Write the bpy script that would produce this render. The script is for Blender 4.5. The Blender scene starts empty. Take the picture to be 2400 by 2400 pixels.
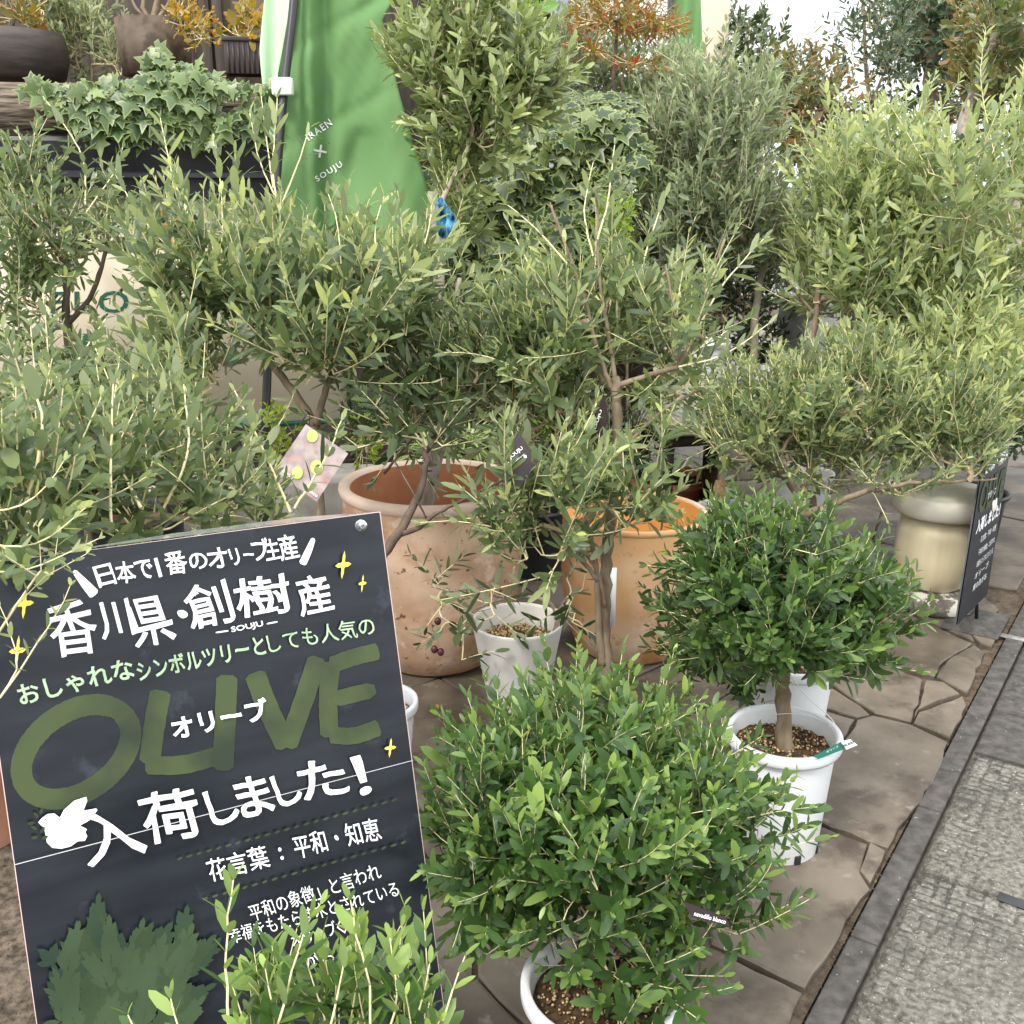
import bpy, math, random
import numpy as np
from mathutils import Vector, Matrix

# ------------------------------------------------------------------ camera, world, sun, exposure
SC = bpy.context.scene
COL = SC.collection
F = 2390.0                       # focal length in photo pixels (2400 px wide)
TH = math.radians(17.3)          # camera looks down by this much
HC = 1.55                        # camera height
cam_d = bpy.data.cameras.new('camera'); cam = bpy.data.objects.new('camera', cam_d); COL.objects.link(cam)
cam_d.sensor_width = 36; cam_d.lens = 36 * F / 2400; cam_d.clip_start = 0.05; cam_d.clip_end = 2000
cam.location = (0, 0, HC); cam.rotation_euler = (math.pi / 2 - TH, 0, 0)
SC.camera = cam
SUN_EL, SUN_AZ = math.radians(52), math.radians(215)      # azimuth clockwise from +Y: behind-left of the camera
W = bpy.data.worlds.new('World'); SC.world = W; W.use_nodes = True
nt = W.node_tree; nt.nodes.clear()
sky = nt.nodes.new('ShaderNodeTexSky'); sky.sky_type = 'NISHITA'; sky.sun_disc = False
sky.sun_elevation = SUN_EL; sky.sun_rotation = SUN_AZ; sky.dust_density = 4; sky.air_density = 1.0
mixw = nt.nodes.new('ShaderNodeMix'); mixw.data_type = 'RGBA'; mixw.inputs[0].default_value = 0.86
tc = nt.nodes.new('ShaderNodeTexCoord'); nz = nt.nodes.new('ShaderNodeTexNoise'); nz.inputs['Scale'].default_value = 2.2
cr = nt.nodes.new('ShaderNodeValToRGB'); cr.color_ramp.elements[0].color = (9.0, 9.2, 9.5, 1); cr.color_ramp.elements[1].color = (11.6, 11.8, 12.0, 1)
nt.links.new(tc.outputs['Generated'], nz.inputs['Vector']); nt.links.new(nz.outputs['Fac'], cr.inputs[0])
bgw = nt.nodes.new('ShaderNodeBackground'); bgw.inputs['Strength'].default_value = 0.13
ow = nt.nodes.new('ShaderNodeOutputWorld')
nt.links.new(sky.outputs[0], mixw.inputs[6]); nt.links.new(cr.outputs[0], mixw.inputs[7])     # thin bright overcast over the blue
sx_ = nt.nodes.new('ShaderNodeSeparateXYZ'); nt.links.new(tc.outputs['Generated'], sx_.inputs[0])
mrz = nt.nodes.new('ShaderNodeMapRange'); mrz.inputs[1].default_value = 0; mrz.inputs[2].default_value = 1; mrz.inputs[3].default_value = .62; mrz.inputs[4].default_value = 1.55
nt.links.new(sx_.outputs[2], mrz.inputs[0])
vm = nt.nodes.new('ShaderNodeVectorMath'); vm.operation = 'SCALE'; nt.links.new(mixw.outputs[2], vm.inputs[0]); nt.links.new(mrz.outputs[0], vm.inputs['Scale'])
nt.links.new(vm.outputs[0], bgw.inputs[0]); nt.links.new(bgw.outputs[0], ow.inputs[0])
sd = bpy.data.lights.new('sun', 'SUN'); sd.energy = 1.5; sd.angle = math.radians(12); sd.color = (1, .95, .87)
so = bpy.data.objects.new('sun', sd); COL.objects.link(so)
sv = Vector((math.sin(SUN_AZ) * math.cos(SUN_EL), math.cos(SUN_AZ) * math.cos(SUN_EL), math.sin(SUN_EL)))
so.rotation_euler = sv.to_track_quat('Z', 'Y').to_euler()
vs = SC.view_settings; vs.view_transform = 'Standard'; vs.look = 'None'; vs.gamma = 1; vs.use_curve_mapping = False
vs.exposure = 0.95
SC.cycles.max_bounces = 6; SC.cycles.transparent_max_bounces = 6

# ------------------------------------------------------------------ helpers
CT, ST = math.cos(TH), math.sin(TH)
def P(px, py, z):
    """world point seen at photo pixel (px,py), z metres along the camera axis"""
    x = (px - 1200) / F * z; y = (py - 1200) / F * z
    return Vector((x, z * CT - y * ST, HC - (y * CT + z * ST)))
def G(px, py, h=0.0):
    v = (py - 1200) / F
    return P(px, py, (HC - h) / (v * CT + ST))
def zof(p):
    return p[1] * CT - (p[2] - HC) * ST
def pix(A):
    A = np.asarray(A); z = A[..., 1] * CT - (A[..., 2] - HC) * ST
    yd = -(A[..., 1] * ST + (A[..., 2] - HC) * CT)
    return 1200 + F * A[..., 0] / z, 1200 + F * yd / z, z

MATS = {}
def nodes_mat(name):
    m = bpy.data.materials.new(name); m.use_nodes = True; MATS[name] = m
    return m, m.node_tree, m.node_tree.nodes['Principled BSDF']
def lk(t, a, b): t.links.new(a, b)
def mat(name, c1, c2=None, scale=20, rough=.6, bump=0, bscale=None, spec=.4, detail=6, stretch=None, ramp=(.35, .65), metal=0, coat=0, spots=None, bd=.004):
    m, t, b = nodes_mat(name)
    b.inputs['Roughness'].default_value = rough; b.inputs['Specular IOR Level'].default_value = spec
    b.inputs['Metallic'].default_value = metal; b.inputs['Coat Weight'].default_value = coat
    if c2 is None: c2 = tuple(min(1, x * 1.12) for x in c1)
    co = t.nodes.new('ShaderNodeTexCoord'); mp = t.nodes.new('ShaderNodeMapping')
    if stretch: mp.inputs['Scale'].default_value = stretch
    lk(t, co.outputs['Object'], mp.inputs[0])
    n = t.nodes.new('ShaderNodeTexNoise'); n.inputs['Scale'].default_value = scale; n.inputs['Detail'].default_value = detail
    lk(t, mp.outputs[0], n.inputs['Vector'])
    r = t.nodes.new('ShaderNodeValToRGB'); r.color_ramp.elements[0].position, r.color_ramp.elements[1].position = ramp
    r.color_ramp.elements[0].color = (*c1, 1); r.color_ramp.elements[1].color = (*c2, 1)
    lk(t, n.outputs['Fac'], r.inputs[0]); col = r.outputs[0]
    for (sc_, lo, hi, cc) in (spots or []):
        n3 = t.nodes.new('ShaderNodeTexNoise'); n3.inputs['Scale'].default_value = sc_; n3.inputs['Detail'].default_value = 8; n3.inputs['Roughness'].default_value = .65
        lk(t, co.outputs['Object'], n3.inputs['Vector'])
        r3 = t.nodes.new('ShaderNodeMapRange'); r3.inputs[1].default_value = lo; r3.inputs[2].default_value = hi
        lk(t, n3.outputs['Fac'], r3.inputs[0])
        mx = t.nodes.new('ShaderNodeMix'); mx.data_type = 'RGBA'; mx.inputs[7].default_value = (*cc, 1)
        lk(t, r3.outputs[0], mx.inputs[0]); lk(t, col, mx.inputs[6]); col = mx.outputs[2]
    lk(t, col, b.inputs['Base Color'])
    if bump:
        n2 = t.nodes.new('ShaderNodeTexNoise'); n2.inputs['Scale'].default_value = bscale or scale * 4; n2.inputs['Detail'].default_value = 8
        lk(t, mp.outputs[0], n2.inputs['Vector'])
        bp = t.nodes.new('ShaderNodeBump'); bp.inputs['Strength'].default_value = bump; bp.inputs['Distance'].default_value = bd
        lk(t, n2.outputs['Fac'], bp.inputs['Height']); lk(t, bp.outputs[0], b.inputs['Normal'])
    return m
def leaf_mat(name, dark, mid, light, under, rough=.37, trans=.22, rim=None):
    """tint attribute 0..1 picks the leaf's own colour; the underside of an olive leaf is silvery"""
    m, t, b = nodes_mat(name)
    b.inputs['Roughness'].default_value = rough; b.inputs['Specular IOR Level'].default_value = .45
    at = t.nodes.new('ShaderNodeAttribute'); at.attribute_name = 'tint'
    r = t.nodes.new('ShaderNodeValToRGB'); e = r.color_ramp.elements
    e[0].color = (*dark, 1); e[1].color = (*light, 1); k = e.new(.5); k.color = (*mid, 1)
    lk(t, at.outputs['Fac'], r.inputs[0]); col = r.outputs[0]
    if rim:
        a2 = t.nodes.new('ShaderNodeAttribute'); a2.attribute_name = 'rim'
        mr = t.nodes.new('ShaderNodeMapRange'); mr.inputs[1].default_value = .72; mr.inputs[2].default_value = .86
        lk(t, a2.outputs['Fac'], mr.inputs[0])
        mx = t.nodes.new('ShaderNodeMix'); mx.data_type = 'RGBA'; mx.inputs[7].default_value = (*rim, 1)
        lk(t, mr.outputs[0], mx.inputs[0]); lk(t, col, mx.inputs[6]); col = mx.outputs[2]
    g = t.nodes.new('ShaderNodeNewGeometry')
    mu = t.nodes.new('ShaderNodeMix'); mu.data_type = 'RGBA'; mu.inputs[0].default_value = .75; mu.inputs[7].default_value = (*under, 1); lk(t, col, mu.inputs[6])
    mx = t.nodes.new('ShaderNodeMix'); mx.data_type = 'RGBA'
    lk(t, g.outputs['Backfacing'], mx.inputs[0]); lk(t, col, mx.inputs[6]); lk(t, mu.outputs[2], mx.inputs[7])
    lk(t, mx.outputs[2], b.inputs['Base Color'])
    tr = t.nodes.new('ShaderNodeBsdfTranslucent')
    hs = t.nodes.new('ShaderNodeHueSaturation'); hs.inputs['Value'].default_value = 1.9; hs.inputs['Saturation'].default_value = 1.15; hs.inputs['Hue'].default_value = .485
    lk(t, col, hs.inputs['Color']); lk(t, hs.outputs[0], tr.inputs[0])
    ms = t.nodes.new('ShaderNodeMixShader'); ms.inputs[0].default_value = trans
    lk(t, b.outputs[0], ms.inputs[1]); lk(t, tr.outputs[0], ms.inputs[2])
    lk(t, ms.outputs[0], t.nodes['Material Output'].inputs[0])
    return m
def twig_mat(name, young, old):
    m, t, b = nodes_mat(name); b.inputs['Roughness'].default_value = .75
    at = t.nodes.new('ShaderNodeAttribute'); at.attribute_name = 'age'
    co = t.nodes.new('ShaderNodeTexCoord'); n = t.nodes.new('ShaderNodeTexNoise'); n.inputs['Scale'].default_value = 60
    lk(t, co.outputs['Object'], n.inputs['Vector'])
    r = t.nodes.new('ShaderNodeMix'); r.data_type = 'RGBA'; r.inputs[6].default_value = (*young, 1); r.inputs[7].default_value = (*old, 1)
    lk(t, at.outputs['Fac'], r.inputs[0])
    h = t.nodes.new('ShaderNodeMix'); h.data_type = 'RGBA'; h.blend_type = 'MULTIPLY'; h.inputs[0].default_value = .25
    lk(t, r.outputs[2], h.inputs[6]); lk(t, n.outputs['Color'], h.inputs[7]); 
    br = t.nodes.new('ShaderNodeBrightContrast'); br.inputs['Bright'].default_value = .02
    lk(t, h.outputs[2], br.inputs[0]); lk(t, br.outputs[0], b.inputs['Base Color'])
    bp = t.nodes.new('ShaderNodeBump'); bp.inputs['Strength'].default_value = .5; bp.inputs['Distance'].default_value = .002
    lk(t, n.outputs['Fac'], bp.inputs['Height']); lk(t, bp.outputs[0], b.inputs['Normal'])
    return m

ORG = {}
def thing(name, label, cat, loc=(0, 0, 0), group=None):
    o = bpy.data.objects.new(name, None); COL.objects.link(o); o.location = loc; o.empty_display_size = .05
    o['label'] = label; o['category'] = cat
    if group: o['group'] = group
    ORG[o.name] = Vector(loc)
    return o
def link(o, parent):
    COL.objects.link(o)
    if parent is not None: o.parent = parent
    ORG[o.name] = ORG.get(parent.name, Vector((0, 0, 0))) if parent is not None else Vector((0, 0, 0))
    return o
def part(name, V, Fc, m, parent=None, smooth=False, kind=None, attrs=None, label=None):
    """one mesh object from world-space vertices; the mesh is stored relative to its thing's base"""
    V = np.asarray([tuple(v) for v in V] if not isinstance(V, np.ndarray) else V, dtype=np.float64)
    base = ORG.get(parent.name, Vector((0, 0, 0))) if parent is not None else Vector((0, 0, 0))
    V = V - np.array(base)
    me = bpy.data.meshes.new(name)
    if isinstance(Fc, list): me.from_pydata(V.tolist(), [], Fc)
    else: fast(me, V, Fc)
    if smooth is True:
        me.polygons.foreach_set('use_smooth', np.ones(len(me.polygons), dtype=bool))
    for a, vals in (attrs or {}).items():
        at = me.attributes.new(a, 'FLOAT', 'POINT'); at.data.foreach_set('value', np.asarray(vals, dtype=np.float32))
    if m is not None: me.materials.append(MATS[m] if isinstance(m, str) else m)
    me.update()
    o = bpy.data.objects.new(name, me); link(o, parent)
    if kind: o['kind'] = kind
    if label: o['label'] = label
    return o
def fast(me, V, faces):
    n = faces.shape[1]
    me.vertices.add(len(V)); me.vertices.foreach_set('co', np.ascontiguousarray(V, dtype=np.float32).ravel())
    me.loops.add(faces.size); me.loops.foreach_set('vertex_index', faces.astype(np.int32).ravel())
    me.polygons.add(len(faces)); me.polygons.foreach_set('loop_start', np.arange(0, faces.size, n, dtype=np.int32))
    me.update(calc_edges=True)
def tag(o, label, cat, group=None, kind=None):
    o['label'] = label
    if cat: o['category'] = cat
    if group: o['group'] = group
    if kind: o['kind'] = kind
    return o
def bevel(o, w=.004, seg=2):
    b = o.modifiers.new('bevel', 'BEVEL'); b.width = w; b.segments = seg; b.limit_method = 'ANGLE'; return o

def frame_of(d, up=Vector((0, 0, 1))):
    d = Vector(d).normalized()
    s = d.cross(up)
    if s.length < 1e-4: s = d.cross(Vector((1, 0, 0)))
    s.normalize(); return d, s, s.cross(d)
class Bag:
    def __init__(s): s.v = []; s.f = []; s.n = 0; s.a = []
    def add(s, V, Fc, a=0.0):
        V = np.asarray(V, dtype=float); s.v.append(V); s.f.append(np.asarray(Fc) + s.n); s.n += len(V); s.a.append(np.full(len(V), a) if np.isscalar(a) else np.asarray(a))
    def box(s, c, u, v, w):
        c, u, v, w = map(np.array, (c, u, v, w))
        V = [c + a * u + b * v + e * w for a in (-1, 1) for b in (-1, 1) for e in (-1, 1)]
        s.add(V, [[0, 1, 3, 2], [4, 6, 7, 5], [0, 4, 5, 1], [2, 3, 7, 6], [0, 2, 6, 4], [1, 5, 7, 3]])
    def part(s, name, m, parent=None, smooth=False, kind=None, attr=None, **k):
        V = np.concatenate(s.v); at = {attr: np.concatenate(s.a)} if attr else None
        Fc = [list(map(int, r)) for f in s.f for r in f]
        if len({len(r) for r in Fc}) == 1: Fc = np.array(Fc)
        return part(name, V, Fc, m, parent, smooth, kind, at, **k)
def tube(pts, rad, n=6, cap=True):
    pts = [Vector(p) for p in pts]; V = []; Fc = []
    up = Vector((.13, .21, 1)).normalized(); prev = None
    for i, p in enumerate(pts):
        d = (pts[min(i + 1, len(pts) - 1)] - pts[max(i - 1, 0)])
        if d.length < 1e-7: d = Vector((0, 0, 1))
        d.normalize()
        if prev is None: s = d.cross(up); s = s if s.length > .01 else d.cross(Vector((1, 0, 0)))
        else: s = prev - d * prev.dot(d)
        s.normalize(); prev = s; t = d.cross(s)
        r = rad[i] if hasattr(rad, '__len__') else rad
        for k in range(n):
            a = 2 * math.pi * k / n; V.append(p + (s * math.cos(a) + t * math.sin(a)) * r)
    for i in range(len(pts) - 1):
        for k in range(n):
            Fc.append([i * n + k, i * n + (k + 1) % n, (i + 1) * n + (k + 1) % n, (i + 1) * n + k])
    if cap:
        V.append(pts[0]); V.append(pts[-1]); a, b = len(V) - 2, len(V) - 1
        for k in range(n):
            Fc.append([a, (k + 1) % n, k, k]); Fc[-1] = [a, (k + 1) % n, k]
            Fc.append([b, (len(pts) - 1) * n + k, (len(pts) - 1) * n + (k + 1) % n])
    return V, Fc
def smooth_path(pts, sub=4):
    pts = [Vector(p) for p in pts]
    if len(pts) < 3:
        return [pts[0].lerp(pts[-1], i / sub) for i in range(sub + 1)]
    out = []; n = len(pts)
    for i in range(n - 1):
        p0, p1, p2, p3 = pts[max(i - 1, 0)], pts[i], pts[i + 1], pts[min(i + 2, n - 1)]
        for k in range(sub):
            t = k / sub
            out.append(.5 * ((2 * p1) + (p2 - p0) * t + (2 * p0 - 5 * p1 + 4 * p2 - p3) * t * t + (3 * p1 - p0 - 3 * p2 + p3) * t ** 3))
    out.append(pts[-1]); return out
def lathe(name, prof, c, m, parent=None, seg=64, smooth=True, sq=(1, 1), wob=0, label=None, kind=None):
    V = []; Fc = []; c = Vector(c); rs = random.Random(5)
    for (r, h) in prof:
        for k in range(seg):
            a = 2 * math.pi * k / seg; w = 1 + wob * math.sin(3 * a + h * 9) + wob * .6 * math.sin(7 * a + 2 + h * 30)
            V.append((c.x + r * w * math.cos(a) * sq[0], c.y + r * w * math.sin(a) * sq[1], c.z + h))
    for i in range(len(prof) - 1):
        for k in range(seg):
            Fc.append([i * seg + k, i * seg + (k + 1) % seg, (i + 1) * seg + (k + 1) % seg, (i + 1) * seg + k])
    return part(name, V, Fc, m, parent, smooth, kind, None, label)

# ------------------------------------------------------------------ materials
leaf_mat('leaf_olive', (.038, .064, .026), (.122, .170, .070), (.42, .46, .18), (.40, .44, .28), trans=.38)
leaf_mat('leaf_olive_pale', (.065, .102, .042), (.18, .235, .095), (.45, .49, .20), (.43, .47, .30), trans=.38)
leaf_mat('leaf_silver', (.065, .092, .047), (.19, .235, .12), (.43, .47, .26), (.42, .46, .31), trans=.34)
leaf_mat('leaf_fresh', (.018, .048, .012), (.058, .118, .028), (.32, .43, .11), (.26, .34, .14), rough=.38, trans=.34)
leaf_mat('leaf_box', (.020, .048, .014), (.062, .115, .030), (.24, .36, .08), (.2, .28, .11), rough=.38, trans=.34)
leaf_mat('leaf_pot_tree', (.055, .088, .028), (.155, .20, .072), (.38, .44, .18), (.30, .35, .16))
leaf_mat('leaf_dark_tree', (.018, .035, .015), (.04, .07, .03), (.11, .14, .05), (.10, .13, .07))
leaf_mat('leaf_autumn', (.05, .085, .025), (.12, .135, .045), (.27, .13, .065), (.3, .14, .05), trans=.35)
leaf_mat('leaf_nandina', (.10, .15, .03), (.24, .17, .04), (.38, .085, .045), (.28, .16, .07), trans=.35)
leaf_mat('leaf_yellow', (.14, .15, .03), (.36, .27, .05), (.46, .20, .04), (.4, .3, .1), trans=.35)
leaf_mat('leaf_lime', (.10, .18, .02), (.20, .30, .03), (.36, .44, .05), (.25, .35, .05), trans=.3)
leaf_mat('leaf_broad', (.05, .12, .02), (.10, .22, .03), (.2, .34, .06), (.2, .3, .1), trans=.3)
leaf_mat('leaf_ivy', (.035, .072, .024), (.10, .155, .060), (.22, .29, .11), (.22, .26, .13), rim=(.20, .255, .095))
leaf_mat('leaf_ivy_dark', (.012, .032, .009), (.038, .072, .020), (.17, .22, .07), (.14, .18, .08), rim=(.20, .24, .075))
leaf_mat('leaf_spider', (.10, .19, .05), (.20, .30, .09), (.4, .48, .2), (.3, .38, .15), rim=(.72, .72, .45))
twig_mat('twig', (.84, .74, .42), (.42, .31, .19))
twig_mat('twig_grey', (.78, .70, .46), (.44, .34, .25))
mat('bark', (.13, .095, .06), (.24, .19, .13), 30, .85, .8, 70, spec=.2, stretch=(1, 1, .35))
mat('bark_grey', (.20, .165, .13), (.34, .29, .24), 30, .85, .8, 60, spec=.2, stretch=(1, 1, .4))
mat('bark_dark', (.06, .045, .035), (.14, .10, .08), 20, .9, .8, 50, spec=.2, stretch=(1, 1, .3))
mat('cut_wood', (.50, .36, .19), (.62, .47, .28), 50, .8)
mat('white_plastic', (.66, .68, .69), (.74, .75, .76), 3, .3, spec=.5, ramp=(.3, .7), spots=[(6, .56, .8, (.55, .52, .46)), (45, .66, .72, (.42, .36, .28))])
mat('cream_plastic', (.60, .585, .55), (.69, .675, .64), 4, .5, spec=.35, spots=[(9, .6, .85, (.5, .47, .41))])
mat('terracotta_old', (.38, .235, .15), (.62, .45, .32), 4, .9, .5, 40, spec=.15, ramp=(.36, .62), spots=[(3.5, .50, .68, (.36, .175, .09)), (11, .56, .66, (.62, .47, .36)), (30, .61, .65, (.15, .075, .045))])
mat('terracotta_in', (.42, .17, .085), (.55, .26, .13), 6, .9, .3, 50, spec=.1)
mat('terracotta_rim', (.58, .44, .34), (.68, .54, .43), 9, .85, .3, 60, spec=.2)
mat('terracotta_orange', (.58, .34, .16), (.66, .50, .37), 2.6, .7, .25, 40, spec=.3, ramp=(.40, .58), spots=[(3.4, .50, .64, (.50, .24, .09)), (22, .60, .66, (.40, .24, .15))])
mat('orange_glaze', (.76, .40, .12), (.84, .52, .20), 7, .45, .2, 30, spec=.4)
mat('terracotta_red', (.46, .15, .09), (.54, .20, .13), 8, .6)
mat('terracotta_left', (.60, .28, .17), (.68, .36, .24), 8, .7)
mat('soil', (.035, .022, .014), (.11, .07, .04), 60, .95, 1, 140, spec=.1, ramp=(.3, .7))
mat('pumice', (.42, .29, .14), (.62, .46, .27), 3, .9, spec=.15)
mat('pumice_dark', (.12, .075, .04), (.22, .14, .075), 3, .9, spec=.15)
mat('cream_ceramic', (.72, .62, .40), (.84, .77, .56), 18, .35, .05, 20, stretch=(1, 1, .05), ramp=(.3, .75), spots=[(3.5, .55, .8, (.50, .38, .18))])
mat('cream_cap', (.66, .62, .50), (.76, .73, .64), 5, .4, spots=[(6, .6, .8, (.5, .42, .25))])
mat('lichen_stone', (.07, .06, .055), (.17, .15, .13), 14, .9, .8, 60, spec=.15, spots=[(16, .53, .56, (.56, .55, .48))])
mat('slate', (.058, .046, .034), (.152, .124, .092), 3.6, .55, .6, 30, spec=.35, ramp=(.36, .64), spots=[(2.6, .50, .66, (.165, .135, .105)), (3.3, .53, .64, (.052, .036, .026)), (14, .60, .74, (.24, .21, .18))])
mat('joint_dirt', (.055, .042, .031), (.12, .094, .070), 40, .95, 1, 120, spec=.1)
mat('gravel_dirt', (.045, .036, .028), (.15, .12, .09), 50, .95, 1, 90, spec=.1, ramp=(.35, .7))
mat('kerb_dark', (.045, .041, .037), (.088, .081, .074), 30, .8, .7, 120, spec=.25, spots=[(80, .66, .72, (.38, .37, .36))])
mat('slab_pale', (.072, .068, .058), (.20, .19, .162), 75, .85, .9, 170, spec=.2, ramp=(.34, .68), spots=[(2.6, .50, .7, (.085, .08, .068)), (120, .60, .68, (.38, .36, .31))])
mat('slab_base', (.06, .057, .05), (.13, .12, .105), 40, .9, .7, 120, spec=.15)
mat('road_grey', (.13, .13, .13), (.2, .2, .2), 60, .9, .5, 200)
mat('line_white', (.16, .16, .155), (.3, .3, .29), 60, .8)
mat('cornice_metal', (.022, .022, .028), (.035, .034, .042), 5, .42, spec=.5)
mat('dark_wood', (.028, .019, .018), (.05, .035, .032), 10, .7, .4, 60, stretch=(1, 1, .1))
mat('panel_cream', (.66, .58, .44), (.70, .62, .48), 2, .6, spec=.3)
mat('print_green', (.012, .10, .065), (.016, .12, .08), 4, .6)
mat('print_orange', (.75, .28, .015), (.8, .36, .03), 12, .6)
mat('print_black', (.015, .014, .013), (.03, .028, .025), 8, .6)
mat('concrete', (.30, .28, .255), (.44, .42, .385), 8, .9, .5, 80, spec=.2, spots=[(5, .6, .75, (.2, .19, .165))])
mat('concrete_pale', (.42, .405, .40), (.50, .485, .48), 60, .9, .3, 150, spec=.2)
mat('pot_grey', (.46, .465, .47), (.55, .55, .55), 5, .6)
mat('log_bark', (.055, .042, .031), (.24, .195, .15), 9, .95, 1, 14, spec=.1, stretch=(.6, 2, 5.5), bd=.02)
mat('wall_dark', (.035, .026, .02), (.07, .055, .042), 6, .8, stretch=(8, 8, .3))
mat('wall_tan', (.18, .145, .10), (.23, .19, .14), 4, .8)
mat('pillar_blue', (.42, .46, .53), (.50, .54, .60), 2, .6)
mat('pillar_tan', (.62, .50, .38), (.70, .58, .46), 3, .8)
mat('bonsai_dark', (.035, .028, .024), (.07, .055, .045), 6, .55, .3, 40, stretch=(1, 1, 6))
mat('bonsai_brown', (.075, .055, .038), (.15, .11, .075), 6, .7, .3, 30, spots=[(7, .48, .6, (.05, .033, .018))])
mat('box_dark', (.035, .025, .024), (.06, .045, .04), 8, .5)
mat('banner_green', (.10, .205, .072), (.12, .225, .085), 3, .75, spec=.2, bump=.1, bscale=400)
mat('banner_pale', (.40, .58, .36), (.44, .62, .40), 3, .75, spec=.2)
mat('pole_black', (.018, .018, .02), (.028, .028, .03), 5, .35)
mat('clip_white', (.78, .79, .80), (.82, .82, .83), 5, .5)
mat('print_white', (.80, .80, .80), (.86, .86, .86), 6, .5)
mat('print_mint', (.26, .38, .22), (.40, .53, .34), 70, .6, ramp=(.3, .6))
mat('print_leaf', (.018, .029, .013), (.048, .069, .022), 7, .5, ramp=(.36, .56))
mat('print_bush_a', (.010, .028, .013), (.022, .046, .018), 9, .6)
mat('print_bush_b', (.024, .046, .018), (.040, .068, .027), 9, .6)
mat('print_bush_c', (.016, .034, .010), (.030, .052, .017), 9, .6)
mat('print_stem', (.11, .06, .03), None, 9, .6)
mat('print_yellow', (.66, .56, .06), (.72, .62, .10), 9, .6)
mat('sign_face', (.007, .009, .013), (.015, .0185, .024), 5, .24, spec=.32, stretch=(1, 1, 6), spots=[(14, .60, .82, (.05, .055, .075))])
mat('sign_edge', (.55, .40, .37), (.6, .45, .42), 5, .6)
mat('tag_black', (.022, .014, .014), (.035, .022, .022), 5, .35)
mat('tag_photo', (.26, .20, .20), (.42, .36, .34), 30, .3, spots=[(40, .55, .7, (.50, .22, .20)), (30, .62, .72, (.55, .54, .50))])
mat('tag_lime', (.38, .55, .10), (.52, .66, .2), 30, .3)
mat('label_green', (.01, .13, .09), (.015, .15, .10), 5, .4)
mat('burlap', (.20, .13, .06), (.36, .26, .13), 120, .95, 1, 200)
mat('wire', (.55, .55, .56), None, 5, .35, metal=.8)
mat('twine_black', (.015, .01, .01), None, 5, .8)
mat('olive_fruit', (.05, .012, .018), (.10, .025, .03), 30, .25)
mat('cloth_blue', (.012, .04, .10), (.06, .26, .42), 28, .6, ramp=(.42, .55), spots=[(28, .62, .66, (.7, .8, .85))])
mat('tub_black', (.012, .013, .014), (.022, .023, .024), 5, .4)
mat('bench_top', (.27, .235, .205), (.37, .33, .29), 8, .8, .4, 50, stretch=(.4, 3, 3))
m, t_, b_ = nodes_mat('clear_plastic'); b_.inputs['Base Color'].default_value = (.9, .93, .95, 1); b_.inputs['Roughness'].default_value = .08; b_.inputs['Transmission Weight'].default_value = .9; b_.inputs['IOR'].default_value = 1.45

# ------------------------------------------------------------------ ground, terrace, kerb, pavement
AZ = math.radians(34.2)
KD = Vector((math.sin(AZ), math.cos(AZ), 0)); KP = Vector((math.cos(AZ), -math.sin(AZ), 0))   # along the kerb / towards the street
K0 = G(1879, 2400); K1 = G(1973, 2400)                     # terrace-side and street-side edges of the kerb
kw = (K1 - K0).dot(KP)
def kp(a, b, h=0): return K0 + KD * a + KP * b + Vector((0, 0, h))
S = 600
o = part('ground', [(-S, -S, -.05), (S, -S, -.05), (S, S, -.05), (-S, S, -.05)], [[0, 1, 2, 3]], 'road_grey'); o['kind'] = 'structure'
terr = part('terrace_floor', [kp(-3, -6, -.012), kp(-3, -.004, -.012), kp(14, -.004, -.012), kp(14, -6, -.012)] + [kp(-3, -6, -.045), kp(-3, -.004, -.045), kp(14, -.004, -.045), kp(14, -6, -.045)],
            [[0, 1, 2, 3], [0, 4, 5, 1], [1, 5, 6, 2]], 'joint_dirt'); terr['kind'] = 'structure'
# irregular slate flagstones: cells around seeds, cut back to leave a joint
RS = random.Random(11)
seedpx = [(1960, 1860), (2065, 2020), (1850, 2150), (1720, 2360), (1990, 1640), (2080, 1570), (2200, 1690), (2140, 1510), (2230, 1560), (1940, 1590),
          (2300, 1420), (2330, 1250), (2200, 1240), (1560, 2250), (1560, 1640), (1250, 1600), (1020, 1700), (1100, 1850), (1790, 1480), (1380, 1560), (2040, 1660), (1700, 1700)]
seeds = [G(a, b) for a, b in seedpx]
tries = 0
while tries < 6000:
    tries += 1
    a, b = RS.uniform(-1.5, 10), RS.uniform(-4.6, -.1)
    q = kp(a, b)
    if all((q - s).length > .47 for s in seeds): seeds.append(q)
def clip(poly, p, n):
    out = []
    for i in range(len(poly)):
        A, B = poly[i], poly[(i + 1) % len(poly)]
        da, db = (A - p).dot(n), (B - p).dot(n)
        if da <= 0: out.append(A)
        if (da < 0) != (db < 0) and abs(da - db) > 1e-9: out.append(A.lerp(B, da / (da - db)))
    return out
def stone(pts, h, tx, ty):
    c = sum(pts, Vector()) / len(pts); n = len(pts)
    def hz(p, f): return Vector((c.x + (p.x - c.x) * f, c.y + (p.y - c.y) * f, h + tx * (p.x - c.x) + ty * (p.y - c.y)))
    V = [hz(p, .975) for p in pts] + [hz(p, 1) - Vector((0, 0, .004)) for p in pts] + [hz(p, 1) - Vector((0, 0, .03)) for p in pts]
    Fc = [list(range(n))] + [[k, n + k, n + (k + 1) % n, (k + 1) % n] for k in range(n)] + [[n + k, 2 * n + k, 2 * n + (k + 1) % n, n + (k + 1) % n] for k in range(n)]
    return part('flagstone', V, Fc, 'slate', terr)
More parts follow.
